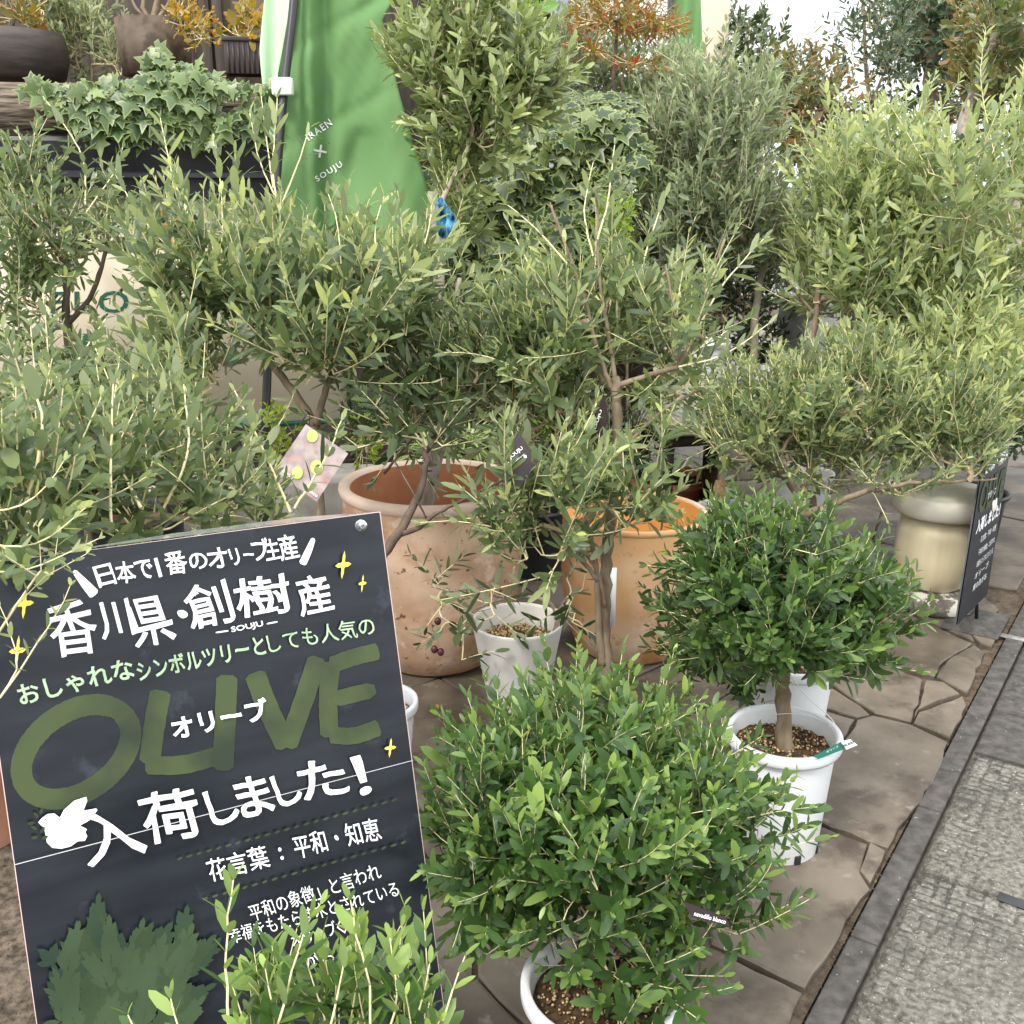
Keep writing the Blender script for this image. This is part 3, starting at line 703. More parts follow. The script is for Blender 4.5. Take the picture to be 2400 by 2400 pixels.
# building behind
bw = thing('building', 'dark brown timber shop front with tan panel behind the potted bonsai', 'building', (F0.x, F0.y + 2, 0))
g = Bag(); fbox(g, xl - 1, fx(1290, 100, -1.8), 0, 4.2, -1.9, -1.8); g.part('wall', 'wall_dark', bw)
g = Bag(); fbox(g, fx(480, 60, -1.78), fx(640, 60, -1.78), 2.0, 3.2, -1.799, -1.78); g.part('wall_panel', 'wall_tan', bw)
for pxx in (470, 500, 545):
    g = Bag(); fbox(g, fx(pxx, 60, -1.75), fx(pxx, 60, -1.75) + .05, .5, 3.6, -1.779, -1.72); g.part('beam', 'wall_dark', bw)
for k in range(14):
    g = Bag(); fbox(g, fx(1195, 100, -1.75), fx(1288, 100, -1.75), 1.9 + k * .1, 1.975 + k * .1, -1.779, -1.75); g.part('board', 'dark_wood', bw)
pb = thing('pillar', 'pale blue-grey square pillar rising behind the ivy hedge', 'pillar', tuple(G(1340, gy(6.6))))
g = Bag(); q = P(1340, 150, 6.6); g.box((q.x, q.y, 1.7), FU * .13, FN * .13, (0, 0, 1.7)); bevel(g.part('shaft', 'pillar_blue', pb), .01)
pb2 = thing('pillar', 'tan pillar at the top beside the small far green banner', 'pillar', tuple(G(1668, gy(8.2))))
g = Bag(); q = P(1668, 50, 8.2); g.box((q.x, q.y, 2.0), FU * .11, FN * .11, (0, 0, 2.0)); bevel(g.part('shaft', 'pillar_tan', pb2), .01)

# ------------------------------------------------------------------ banners
def bz(px, py):
    a = (px - 660) / 350.; b = py / 600.
    z = 3.98 - .05 * math.exp(-((a - .17 - .05 * b) / .05) ** 2) * (1 - .6 * b) + .055 * math.exp(-((a - .29 - .03 * b) / .055) ** 2) * (1 - .3 * b) - .035 * math.sin(a * 6 + b * 3) - .012 * math.sin(a * 15 - b * 5)
    t = py - (330 - .55 * (px - 700)); z += .012 * math.exp(-(t / 14.) ** 2) * (1 if px > 690 else .3) - .014 * math.exp(-((t - 50) / 60.) ** 2)
    t2 = py - (110 - .6 * (px - 700)); z += .012 * math.exp(-(t2 / 16.) ** 2) - .012 * math.exp(-((t2 - 50) / 60.) ** 2) + .002 * math.sin(px * .11 + py * .05) + .0012 * math.sin(px * .23 - py * .17)
    t3 = px - (860 - .35 * (py - 300)); z += .018 * math.exp(-(t3 / 26.) ** 2) * (1 if py > 300 else .2)
    return z
def cloth(name, rows, zf, m, parent, nx=40, ny=60):
    ys = [r[0] for r in rows]; V = []
    for j in range(ny + 1):
        y = ys[0] + (ys[-1] - ys[0]) * j / ny
        xl_ = np.interp(y, ys, [r[1] for r in rows]); xr_ = np.interp(y, ys, [r[2] for r in rows]); yb = [np.interp(y, ys, [r[3] for r in rows]), np.interp(y, ys, [r[4] for r in rows])]
        for i in range(nx + 1):
            t = i / nx; x = xl_ + (xr_ - xl_) * t; yy = yb[0] + (yb[1] - yb[0]) * t
            V.append(P(x, yy, zf(x, yy)))
    Fc = [[j * (nx + 1) + i, j * (nx + 1) + i + 1, (j + 1) * (nx + 1) + i + 1, (j + 1) * (nx + 1) + i] for j in range(ny) for i in range(nx)]
    o = part(name, V, Fc, m, parent, True)
    s = o.modifiers.new('thickness', 'SOLIDIFY'); s.thickness = .0015
    return o
bn = thing('banner', 'large green fabric banner with white lettering hanging on a black pole', 'banner', tuple(G(640, gy(3.95))))
cloth('cloth', [(-140, 640, 935, -140, -140), (0, 655, 921, 0, 0), (47, 655, 896, 47, 47), (134, 655, 916, 134, 134), (223, 652, 937, 223, 223), (310, 650, 962, 310, 310), (393, 652, 988, 393, 393), (486, 656, 1014, 486, 480), (560, 662, 1024, 560, 522), (660, 668, 1026, 665, 538)], bz, 'banner_green', bn)
cloth('folded_edge', [(-140, 622, 690, -140, -140), (0, 619, 684, 0, 0), (60, 613, 672, 60, 60), (119, 608, 662, 119, 119), (170, 612, 652, 170, 170), (222, 618, 650, 222, 222), (330, 634, 655, 330, 330)], lambda x, y: 3.90 + .02 * math.sin(x * .09), 'banner_pale', bn, 12, 30)
pl_ = [P(700, -160, 3.84), P(688, 10, 3.84), P(668, 190, 3.84), P(655, 330, 3.84), P(640, 560, 3.86), P(622, 1000, 3.9), P(610, gy(3.92), 3.92)]
V, Fc = tube(smooth_path(pl_, 4), .0165, 14); part('pole', V, Fc, 'pole_black', bn, True)
g = Bag(); c = P(662, 203, 3.82); g.box(c, Vector((.038, 0, 0)), Vector((0, .022, 0)), Vector((0, 0, .031))); bevel(g.part('clip', 'clip_white', bn), .006)
bp_ = lambda x, y: P(x, y, bz(x, y) - .006)
letter('IRAEN', bp_, (724, 330), (780, 292), 17, 'print_white', bn, off=.012, space=1.2)
letter('×', bp_, (748, 372), (768, 358), 26, 'print_white', bn, space=1)
letter('SOUJU', bp_, (746, 430), (806, 392), 18, 'print_white', bn, off=.015, space=1.3)
blot2 = [(835, 500), (848, 488), (850, 520), (832, 522)]
part('printed_patch', [bp_(*q) for q in blot2], [[0, 3, 2, 1]], 'print_yellow', bn)
b2 = thing('banner', 'small far green banner on a thin black pole behind the red-leaved shrub', 'banner', tuple(G(1570, gy(7))))
cloth('cloth', [(-60, 1576, 1640, -60, -60), (150, 1578, 1648, 150, 130), (190, 1580, 1650, 195, 165)], lambda x, y: 7 + .03 * math.sin(x * .12 + y * .01), 'banner_green', b2, 14, 20)
V, Fc = tube([P(1571, -80, 6.97), P(1572, 300, 6.97), P(1573, gy(6.97), 6.97)], .022, 10); part('pole', V, Fc, 'pole_black', b2, True)

# ------------------------------------------------------------------ pots
def place(px, wpx, rim_y, front_y, rb):
    Yc = G(px, front_y).y + rb; v = (rim_y - 1200) / F; z = Yc / (CT - v * ST)
    return Vector(((px - 1200) / F * z, Yc, 0)), HC - z * (v * CT + ST), wpx / 2 / F * z, z
def soil_disc(parent, c, r, h, m='soil', seed=0):
    V = []; Fc = []; rs = random.Random(seed); nr, ns = 7, 36
    for i in range(nr + 1):
        for k in range(ns):
            a = 2 * math.pi * k / ns; rad = r * i / nr
            V.append((c.x + rad * math.cos(a), c.y + rad * math.sin(a), h + rs.gauss(0, .0035) + .008 * (1 - i / nr)))
    for i in range(nr):
        for k in range(ns): Fc.append([i * ns + k, (i + 1) * ns + k, (i + 1) * ns + (k + 1) % ns, i * ns + (k + 1) % ns])
    return part('soil', V, Fc, m, parent, True)
def pebbles(parent, c, r, h, n, size, ms, seed=1):
    for mi, m in enumerate(ms):
        g = Bag(); rs = random.Random(seed + mi)
        for i in range(n // len(ms)):
            a = rs.uniform(0, 6.283); q = r * math.sqrt(rs.random()); s = size * rs.uniform(.6, 1.4)
            p = Vector((c.x + q * math.cos(a), c.y + q * math.sin(a), h + .006 + rs.uniform(0, .006) + .008 * (1 - q / r)))
            d, s_, n_ = frame_of(Vector((rs.gauss(0, 1), rs.gauss(0, 1), rs.gauss(0, 1))))
            g.add([tuple(p + v * s * rs.uniform(.7, 1.2)) for v in (d, -d, s_, -s_, n_, -n_)], [[0, 2, 4], [2, 1, 4], [1, 3, 4], [3, 0, 4], [2, 0, 5], [1, 2, 5], [3, 1, 5], [0, 3, 5]])
        g.part('pebbles', m, parent, kind='stuff')
def white_pot(label, px, w, ry, fy, group='white plastic nursery pots', soil=True, slats=True, deep=.045):
    rb = .088; c, h, R, z = place(px, w, ry, fy, rb); rb = R * .74
    t = thing('plant_pot', label, 'plant pot', tuple(c), group)
    lathe('wall', [(.001, 0), (rb * .97, 0), (rb, .008), (R * .885, h - .042), (R * .885, h - .03)], c, 'white_plastic', t, 64)
    lathe('rim', [(R * .885, h - .03), (R * .97, h - .030), (R, h - .022), (R, h - .006), (R * .985, h), (R * .90, h), (R * .875, h - .008), (R * .85, h - .06), (R * .84, h - .10)], c, 'white_plastic', t, 64)
    for k in range(8):
        a = 2 * math.pi * k / 8 + .3; rr_ = rb * .985 + .003
        g = Bag(); d = Vector((math.cos(a), math.sin(a), 0)); s_ = Vector((-d.y, d.x, 0))
        g.box(c + d * rr_ + Vector((0, 0, .02)), s_ * .009, d * .003, Vector((0, 0, .014))); bevel(g.part('drain_hole', 'tub_black', t), .003)
    if soil:
        soil_disc(t, c, R * .85, h - deep, 'soil', int(px)); pebbles(t, c, R * .8, h - deep - .004, 420, .0034, ['pumice', 'pumice_dark'], int(px))
    return t, c, h, R, z
wp1, c1, h1, R1, z1 = white_pot('white plastic pot with soil, rim wire and green price label under the round bush', 1838, 268, 1712, 2027)
wp2, c2, h2, R2, z2 = white_pot('white plastic pot directly behind the one with the price label, under the round bush', 1855, 220, 1535, 1800)
wp3, c3, h3, R3, z3 = white_pot('white pot under the nearest round bush at the bottom of the photo', 1412, 385, 2300, 2745)
wp4, c4, h4, R4, z4 = white_pot('white pot mostly hidden behind the nearest round bush', 1440, 250, 1790, 2080)
wp5, c5, h5, R5, z5 = white_pot('white pot holding the olive trunk wrapped in burlap', 1700, 137, 1187, 1300)
wp6, c6, h6, R6, z6 = white_pot('tall white pot behind the spreading olive right of the burlap trunk', 1885, 140, 1105, 1300)
wp7, c7, h7, R7, z7 = white_pot('white pot peeking out from behind the right edge of the big chalkboard sign', 885, 190, 1640, 1850)
white_pot('white pot of the pale olive at the right edge, just outside the second sign', 2510, 140, gy(5.0, .29), gy(4.85), soil=True)
# wire round the rim and price label of the first pot
V, Fc = tube(smooth_path([c1 + Vector((-R1 * .3, -R1 * .1, h1 + .05)), c1 + Vector((R1 * .2, -.02, h1 + .055)), c1 + Vector((R1 * .78, .03, h1 + .004)), c1 + Vector((R1 * .97, .05, h1 - .02))], 5), .0011, 5); part('wire', V, Fc, 'wire', wp1, True)
V, Fc = tube(smooth_path([c1 + Vector((R1 * .1, .1, h1 + .13)), c1 + Vector((R1 * .45, .08, h1 + .06)), c1 + Vector((R1 * .93, .05, h1 + .004)), c1 + Vector((R1 * 1.0, .02, h1 - .02))], 5), .0011, 5); part('wire', V, Fc, 'wire', wp1, True)
lb = thing('price_label', 'long green plant label with a white price end stuck on the white pot rim', 'label', tuple(P(1960, 1760, z1 - .12)))
zl = z1 - .14
def lab(x, y, dz=0): return P(x, y, zl + dz + (x - 1900) * .0004)
for (nm, qs, mm, dz) in (('stake', [(1905, 1773), (1975, 1737), (1982, 1755), (1918, 1779), ], 'label_green', .0), ('price_end', [(1970, 1738), (1993, 1733), (2010, 1746), (1984, 1757)], 'print_white', -.003)):
    o = part(nm, [lab(*q, dz) for q in qs], [[0, 3, 2, 1]], mm, lb); s_ = o.modifiers.new('thickness', 'SOLIDIFY'); s_.thickness = .0012
letter('¥8,800', lambda x, y: lab(x, y, -.006), (1976, 1753), (2002, 1743), 7, 'print_black', lb, off=.02)
letter('オリーブ', lambda x, y: lab(x, y, -.004), (1938, 1765), (1966, 1751), 5, 'print_white', lb)

# big terracotta pots
c, h, R, z = place(1012, 436, 1128, 1590, .2); cT, hT, RT, zT = c, h, R, z
t = thing('terracotta_pot', 'huge weathered pink terracotta pot with a wide open mouth, right of the chalkboard sign', 'terracotta pot', tuple(c))
lathe('body', [(.001, 0), (R * .60, 0), (R * .69, .02), (R * .82, h * .14), (R * .92, h * .34), (R * .965, h * .58), (R * .965, h * .82), (R * .96, h - .035)], c, 'terracotta_old', t, 96, wob=.002)
lathe('rim', [(R * .96, h - .035), (R * .985, h - .028), (R * 1.0, h - .012), (R * .985, h), (R * .90, h + .001), (R * .875, h - .010)], c, 'terracotta_rim', t, 96)
lathe('inner_wall', [(R * .875, h - .010), (R * .90, h * .7), (R * .86, h * .42)], c, 'terracotta_in', t, 96)
soil_disc(t, c, R * .86, h * .45, 'soil', 3)
c, h, R, z = place(1487, 342, 1196, 1565, .19); cO, hO, RO, zO = c, h, R, z
t = thing('terracotta_pot', 'orange terracotta pot with bright orange glazed inside, behind the slim olive trunk', 'terracotta pot', tuple(c))
lathe('body', [(.001, 0), (R * .68, 0), (R * .78, .02), (R * .90, h * .2), (R * .985, h * .5), (R * .99, h * .75), (R * .975, h - .02)], c, 'terracotta_orange', t, 96, wob=.003)
lathe('rim', [(R * .975, h - .02), (R * 1.0, h - .012), (R * .995, h), (R * .93, h + .001), (R * .915, h - .006)], c, 'terracotta_orange', t, 96)
lathe('inner_wall', [(R * .915, h - .006), (R * .93, h * .6), (R * .8, h * .3), (R * .3, h * .24), (.002, h * .24)], c, 'orange_glaze', t, 96)
g = Bag(); q = P(1436, 1400, zO - RO - .02); g.box(q, Vector((.010, 0, 0)), Vector((0, .002, 0)), Vector((0, 0, .10))); o = g.part('paper_label', 'print_white', t)
# gravel pot
c, h, R, z = place(1213, 215, 1452, 1690, .09); cG, hG, RG, zG = c, h, R, z
t = thing('plant_pot', 'tapered cream plastic pot filled with tan gravel in front of the terracotta pots', 'plant pot', tuple(c))
lathe('wall', [(.001, 0), (R * .60, 0), (R * .63, .01), (R * .985, h - .012), (R, h - .004), (R * .99, h), (R * .965, h), (R * .955, h - .01), (R * .88, h - .085)], c, 'cream_plastic', t, 72)
soil_disc(t, c, R * .90, h - .075, 'pumice_dark', 9); pebbles(t, c, R * .85, h - .074, 900, .0042, ['pumice', 'pumice_dark', 'pumice'], 5)
# terracotta pot at left edge
q = G(-40, 1960); t = thing('terracotta_pot', 'pale orange terracotta pot half hidden at the left edge beside the chalkboard sign', 'terracotta pot', tuple(q))
Rl = .15; lathe('body', [(.001, 0), (Rl * .6, 0), (Rl * .66, .01), (Rl * .84, .22), (Rl * .9, .225), (Rl * .9, .235), (Rl * .86, .24), (Rl * .93, .25), (Rl * .93, .262), (Rl * .9, .27), (Rl, .28), (Rl, .33), (Rl * .92, .335), (Rl * .88, .30), (.01, .29)], q, 'terracotta_left', t, 64)
# red planters
for (px, w, ry, fy, lb_) in ((1560, 215, 1112, 1210, 'wide red-brown plastic bowl planter behind the orange pot'), (1395, 90, 1108, 1190, 'small red-brown planter edge left of the slim olive trunk')):
    c, h, R, z = place(px, w, ry, fy, .1)
    t = thing('planter_bowl', lb_, 'planter', tuple(c), None)
    lathe('bowl', [(.001, 0), (R * .55, 0), (R * .6, .01), (R * .86, h - .05), (R * .88, h - .035), (R * 1.0, h - .03), (R * 1.0, h - .006), (R * .97, h), (R * .88, h), (R * .85, h - .05)], c, 'terracotta_red', t, 64)
    soil_disc(t, c, R * .85, h - .04, 'soil', 4)
# table with grey top, white pot on it
tb = thing('plant_stand', 'low stand with grey-brown stone top carrying a white pot behind the centre olive', 'stand', tuple(G(1640, gy(4.9))))
tq = P(1640, 985, 4.9); tw_, td = .27, .24
g = Bag(); g.box((tq.x, tq.y, tq.z - .0), FU * tw_, FN * td, (0, 0, .018)); bevel(g.part('top', 'bench_top', tb), .006)
g = Bag(); g.box((tq.x, tq.y, tq.z - .045), FU * (tw_ - .02), FN * (td - .02), (0, 0, .0265)); g.part('apron', 'dark_wood', tb)
for sx in (-1, 1):
    for sy in (-1, 1):
        g = Bag(); c = Vector((tq.x, tq.y, (tq.z - .072) / 2)) + FU * sx * (tw_ - .05) + FN * sy * (td - .05); g.box(c, FU * .022, FN * .022, (0, 0, (tq.z - .073) / 2)); g.part('leg', 'dark_wood', tb)
def simple_pot(name, label, px, py_top, py_bot, wpx, z, m, base_h, taper=.85, cat='plant pot', holes=False, rim=True):
    top = P(px, py_top, z); h = top.z - base_h; R = wpx / 2 / F * z; c = Vector((top.x, top.y, base_h))
    t = thing(name, label, cat, tuple(c))
    lathe('wall', [(.001, 0), (R * taper, 0), (R * (taper + .02), .006), (R * .95, h - .03)], c, m, t, 56)
    lathe('rim', [(R * .95, h - .03), (R, h - .028), (R, h - .003), (R * .98, h), (R * .9, h), (R * .88, h - .06)], c, m, t, 56)
    soil_disc(t, c, R * .88, base_h + h - .05, 'soil', int(px))
    if holes:
        for a in (-1.9, -1.2, -.5):
            d = Vector((math.cos(a), math.sin(a), 0)); g = Bag(); g.box(c + d * (R * taper + .002) + Vector((0, 0, .014)), Vector((-d.y, d.x, 0)) * .01, d * .003, Vector((0, 0, .009))); bevel(g.part('drain_hole', 'tub_black', t), .003)
    return t
simple_pot('plant_pot', 'white plastic pot with a drain hole standing on the grey-topped stand', 1640, 795, 970, 145, 4.86, 'white_plastic', tq.z + .0185, .82, holes=True)
simple_pot('plant_pot', 'pale grey pot right of the white pot on the stand', 1790, 868, 980, 175, 5.1, 'pot_grey', .12, .8)
g = Bag(); q = P(1790, 980, 5.1); t = thing('concrete_block', 'low concrete block under the pale grey pot', 'block', tuple(G(1790, gy(5.1)))); g.box((q.x, q.y, .06), FU * .3, FN * .2, (0, 0, .0595)); bevel(g.part('block', 'concrete', t), .008)
cb = thing('concrete_planter', 'tall pale concrete box planter behind the right olives', 'planter', tuple(G(1925, gy(6))))
q = P(1925, 760, 6.0); g = Bag(); g.box((q.x, q.y, .47), FU * .19, FN * .19, (0, 0, .465)); bevel(g.part('body', 'concrete_pale', cb), .01)
g = Bag(); g.box((q.x, q.y, .955), FU * .205, FN * .205, (0, 0, .018)); bevel(g.part('rim', 'concrete_pale', cb), .006)
wb = thing('wooden_box', 'grey-brown wooden crate planter behind the burlap-wrapped trunk', 'crate', tuple(G(1755, gy(4.9))))
q = P(1765, 1090, 4.9)
for k in range(5):
    g = Bag(); g.box((q.x, q.y - .12, .06 + k * .085), FU * .2, Vector(FN) * .012, (0, 0, .0405)); bevel(g.part('plank', 'bench_top', wb), .003)
    g = Bag(); g.box(Vector((q.x, q.y - .12, .06 + k * .085)) + FU * .19 - FN * .15, FN * .135, FU * .012, (0, 0, .0405)); bevel(g.part('plank', 'bench_top', wb), .003)
g = Bag(); g.box(Vector((q.x, q.y - .12, .22)) - FN * .15, FU * .17, FN * .13, (0, 0, .2)); g.part('soil', 'soil', wb)
def tub(label, px, w, ry, fy, hoop=False):
    c, h, R, z = place(px, w, ry, fy, .13)
    t = thing('planter_tub', label, 'tub', tuple(c))
    lathe('wall', [(.001, 0), (R * .8, 0), (R * .82, .01), (R * .95, h - .02)], c, 'tub_black', t, 56)
    lathe('rim', [(R * .95, h - .02), (R * 1.02, h - .018), (R * 1.06, h - .008), (R * 1.04, h + .004), (R * .96, h + .003), (R * .92, h - .02), (R * .9, h - .06)], c, 'tub_black', t, 56)
    soil_disc(t, c, R * .9, h - .05, 'soil', 7); return t
tub('black plastic tub with rolled rim behind the second sign', 2272, 170, 1150, 1310)
tub('black tub under the left olive behind the chalkboard sign', 300, 260, 1200, 1500)
tub('small dark tub between the two terracotta pots', 1262, 130, 1190, 1370)
# mushroom-shaped pedestal
Yc = G(2178, 1442).y + .12; zc = Yc * CT + (HC) * ST; c = Vector(((2178 - 1200) / F * zc, Yc, 0)); hM = HC - Yc * (((1148 - 1200) / F) * CT + ST) / (CT - (1148 - 1200) / F * ST)
zM = c.y * CT - (hM - HC) * ST; RM = 232 / 2 / F * zM
t = thing('mushroom_stool', 'cream glazed mushroom-shaped garden stool on a lichen-covered stone', 'garden stool', tuple(c))
lathe('stone_base', [(.001, 0), (RM * .82, 0), (RM * .95, .02), (RM * .96, .05), (RM * .86, .078), (.01, .085)], c, 'lichen_stone', t, 48, wob=.02)
b0 = .082; H_ = hM
lathe('stem', [(RM * .50, b0), (RM * .60, b0 + .015), (RM * .76, b0 + .07), (RM * .82, b0 + .14), (RM * .80, b0 + .22), (RM * .73, b0 + .30), (RM * .70, H_ - .10), (RM * .72, H_ - .086)], c, 'cream_ceramic', t, 80)
lathe('cap', [(RM * .70, H_ - .086), (RM * .9, H_ - .085), (RM * .97, H_ - .07), (RM * 1.0, H_ - .04), (RM * .985, H_ - .008), (RM * .93, H_), (RM * .4, H_ + .006), (.001, H_ + .007)], c, 'cream_cap', t, 80)

# bonsai pots on the log
q = P(10, 78, 4.75); c = Vector((q.x, q.y, P(10, 190, 4.75).z)); hh = q.z - c.z; Rb = .275
t = thing('bonsai_pot', 'wide dark round bonsai bowl at the top left corner', 'bonsai pot', tuple(c))
lathe('bowl', [(.001, 0), (Rb * .8, 0), (Rb * .9, hh * .1), (Rb * .99, hh * .5), (Rb * .96, hh * .8), (Rb * .93, hh), (Rb * .87, hh), (Rb * .86, hh - .03), (.01, hh - .03)], c, 'bonsai_dark', t, 72)
q = P(357, 48, 4.72); c = Vector((q.x, q.y, P(357, 175, 4.72).z)); hh = q.z - c.z; Rb = .168
t = thing('bonsai_pot', 'tall brown stained cylinder pot behind the ivy on the log', 'bonsai pot', tuple(c))
lathe('body', [(.001, 0), (Rb * .9, 0), (Rb * .97, hh * .4), (Rb, hh), (Rb * .93, hh), (Rb * .92, hh - .02), (.01, hh - .02)], c, 'bonsai_brown', t, 64)
bonsai_top = c + Vector((0, 0, hh))
q = P(585, 135, 4.6); hb = .075
t = thing('planter_box', 'dark brown rectangular planter box beside the banner pole', 'planter', tuple(q - Vector((0, 0, hb))))
for (dx, dy, ux, uy) in ((0, -.07, .105, .006), (0, .07, .105, .006), (-.1, 0, .006, .0635), (.1, 0, .006, .0635)):
    g = Bag(); g.box(q + FU * dx - FN * dy - Vector((0, 0, 0)), FU * ux, FN * uy, (0, 0, hb)); bevel(g.part('side', 'box_dark', t), .002)
for k in range(9):
    g = Bag(); g.box(q + FU * (-.088 + k * .022) + FN * .078 - Vector((0, 0, .01)), FU * .004, FN * .0015, (0, 0, hb * .82)); g.part('rib', 'box_dark', t)
g = Bag(); g.box(q + FN * .072 + Vector((0, 0, hb - .008)), FU * .112, FN * .012, (0, 0, .009)); bevel(g.part('lip', 'box_dark', t), .002)
g = Bag(); g.box(q + Vector((0, 0, .0)), FU * .092, FN * .062, (0, 0, hb * .7)); g.part('soil', 'soil', t)

# ------------------------------------------------------------------ chalkboard signs
def ray(px, py): return (P(px, py, 1) - Vector((0, 0, HC)))
BU = Vector((.86733568, .49702217, -.02641555)).normalized(); BD_ = Vector((.12439312, -.2695662, -.95491383)).normalized()
BN = BU.cross(BD_); BN = BN if BN.y < 0 else -BN                # faces the camera
rTR, rTL = ray(892, 1199), ray(-65, 1325)
# depth so that the top edge is 0.60 m long
M3 = Matrix(((rTR.x, -rTL.x, 0), (rTR.y, -rTL.y, 0), (0, 0, 1)))
den = rTR.x * (-rTL.y) + rTL.x * rTR.y
uW = BU * .60; tr = (uW.x * (-rTL.y) + rTL.x * uW.y) / den; B0 = Vector((0, 0, HC)) + rTR * tr    # top right corner
def bpt(px, py, off=0.0):
    o = Vector((0, 0, HC)); r = ray(px, py); q = B0 + BN * off
    return o + r * ((q - o).dot(BN) / r.dot(BN))
bh = .86
TR = B0; TL = B0 - BU * .60; BR = TR + BD_ * bh; BL = TL + BD_ * bh
sg = thing('chalkboard_sign', 'big laminated black sign with white hand-lettered Japanese text and green OLIVE, leaning at lower left', 'sign', tuple(Vector(((BL + BR) / 2 - BN * .1).to_tuple()).xy.to_3d()))
cc = (TR + BL) / 2
g = Bag(); g.box(cc - BN * .0045, BU * .30, BD_ * (bh / 2), BN * .0040); bevel(g.part('backing', 'sign_edge', sg), .0008)
board = part('board', [TL + BU * .001, TR - BU * .002 + BD_ * .001, BR - BU * .002, BL + BU * .001], [[0, 3, 2, 1]], 'sign_face', sg)
board.location = board.location + BN * .0001
lay = [.0006]
def nx_():
    lay[0] += .00012; return lay[0]
def bl(s, p0, p1, h, m, **k):
    if any('\u4e00' <= c <= '\u9fff' for c in s): k['off'] = min(k.get('off', 0), .006)
    off = nx_(); return letter(s, lambda x, y: bpt(x, y, off), p0, p1, h, m, board, **k)
def c1_(x, y): return (x * .5435, 1150 + y * .5435)
def c2_(x, y): return (x * .5435, 1700 + y * .5435)
def rib(name, path, m, parent, proj=None, jag=0, seed=1, sub=6, round_=True):
    """brush stroke: path of (x, y, halfwidth) pixels laid flat on the board"""
    off = nx_(); proj = proj or (lambda x, y: bpt(x, y, off)); rs = random.Random(seed)
    pts = smooth_path([Vector((p[0], p[1], p[2])) for p in path], sub) if len(path) > 2 else [Vector(path[0]).lerp(Vector(path[1]), k / 6) for k in range(7)]
    Lf, Rt = [], []
    for i, p in enumerate(pts):
        d = pts[min(i + 1, len(pts) - 1)] - pts[max(i - 1, 0)]; L = math.hypot(d.x, d.y) or 1; nxv, nyv = -d.y / L, d.x / L; w = p.z * (1 + rs.uniform(-jag, jag)); w2 = p.z * (1 + rs.uniform(-jag, jag))
        if round_ and i in (0, len(pts) - 1): w *= .55; w2 *= .55
        Lf.append(proj(p.x + nxv * w, p.y + nyv * w)); Rt.append(proj(p.x - nxv * w2, p.y - nyv * w2))
    V = Lf + Rt; n = len(Lf); return part(name, V, [[i, i + 1, n + i + 1, n + i] for i in range(n - 1)], m, parent)
# OLIVE in green spray
def OL(pts, w): rib('painted_letter', [(*p, w) for p in pts], 'print_leaf', board, jag=.03, sub=8)
O_ = [(178 + 128 * math.cos(a) - 8 * math.sin(a), 1762 + 105 * math.sin(a) - 30 * math.cos(a) * 1.2) for a in [(-.6 + k * 2 * math.pi / 20) for k in range(20)]]
OL(O_, 25)
OL([(178 + 128 * math.cos(a) - 8 * math.sin(a), 1762 + 105 * math.sin(a) - 30 * math.cos(a) * 1.2) for a in [(-.6 - .62 + k * .16) for k in range(7)]], 23)
OL([(377, 1618), (362, 1700), (350, 1790)], 25); OL([(340, 1793), (430, 1792), (525, 1766)], 22)
OL([(532, 1582), (528, 1690), (522, 1806)], 25)
OL([(596, 1576), (628, 1660), (672, 1752)], 25); OL([(745, 1540), (712, 1640), (672, 1752)], 23)
OL([(888, 1526), (830, 1540), (774, 1560)], 20); OL([(776, 1552), (769, 1640), (772, 1728)], 22); OL([(772, 1722), (830, 1724), (890, 1704)], 20)
OL([(778, 1640), (880, 1615)], 19)
# white and mint hand lettering
rib('brush_mark', [(*c1_(318, 345), 5), (*c1_(365, 400), 10), (*c1_(410, 450), 13)], 'print_white', board)
rib('brush_mark', [(*c1_(1352, 205), 5), (*c1_(1330, 260), 8), (*c1_(1303, 318), 9)], 'print_white', board)
def chars(lst, h, m, conv, off=.03, wob=.03, bold=.5):
    for (s, x0, y0, x1, y1, hh) in lst: bl(s, conv(x0, y0), conv(x1, y1), hh * .5435, m, off=off, wob=wob, bold=bold)
chars([('日', 430, 425, 505, 400, 100), ('本', 510, 405, 590, 392, 95), ('で', 590, 388, 665, 374, 82), ('1', 684, 374, 700, 370, 84), ('番', 725, 370, 815, 352, 100), ('の', 825, 345, 900, 330, 70), ('オ', 905, 342, 990, 326, 88), ('リ', 1000, 325, 1040, 315, 74), ('ー', 1050, 285, 1095, 278, 12), ('ブ', 1095, 305, 1165, 292, 92), ('生', 1150, 305, 1215, 290, 92), ('産', 1215, 305, 1295, 285, 108)], 0, 'print_white', c1_, off=.006, wob=.045)
chars([('香', 240, 735, 440, 690, 235), ('川', 445, 650, 585, 618, 165), ('県', 590, 690, 765, 640, 215), ('・', 770, 552, 810, 546, 34), ('創', 830, 612, 1020, 560, 195), ('樹', 1030, 560, 1265, 520, 175), ('産', 1300, 545, 1445, 510, 165)], 0, 'print_white', c1_, off=.006, wob=.035, bold=.9)
bl('SOUJU', c1_(1000, 618), c1_(1138, 590), 17, 'print_white', off=.02, wob=.02)
rib('brush_mark', [(*c1_(930, 612), 1.8), (*c1_(985, 604), 1.8)], 'print_white', board); rib('brush_mark', [(*c1_(1150, 574), 1.8), (*c1_(1197, 565), 1.8)], 'print_white', board)
bl('おしゃれな', c1_(90, 930), c1_(585, 805), 50, 'print_mint', off=.02, wob=.03)
bl('シンボルツリーと', c1_(600, 825), c1_(1150, 705), 46, 'print_mint', off=.02, wob=.03)
bl('しても人気の', c1_(1160, 705), c1_(1620, 620), 46, 'print_mint', off=.02, wob=.03)
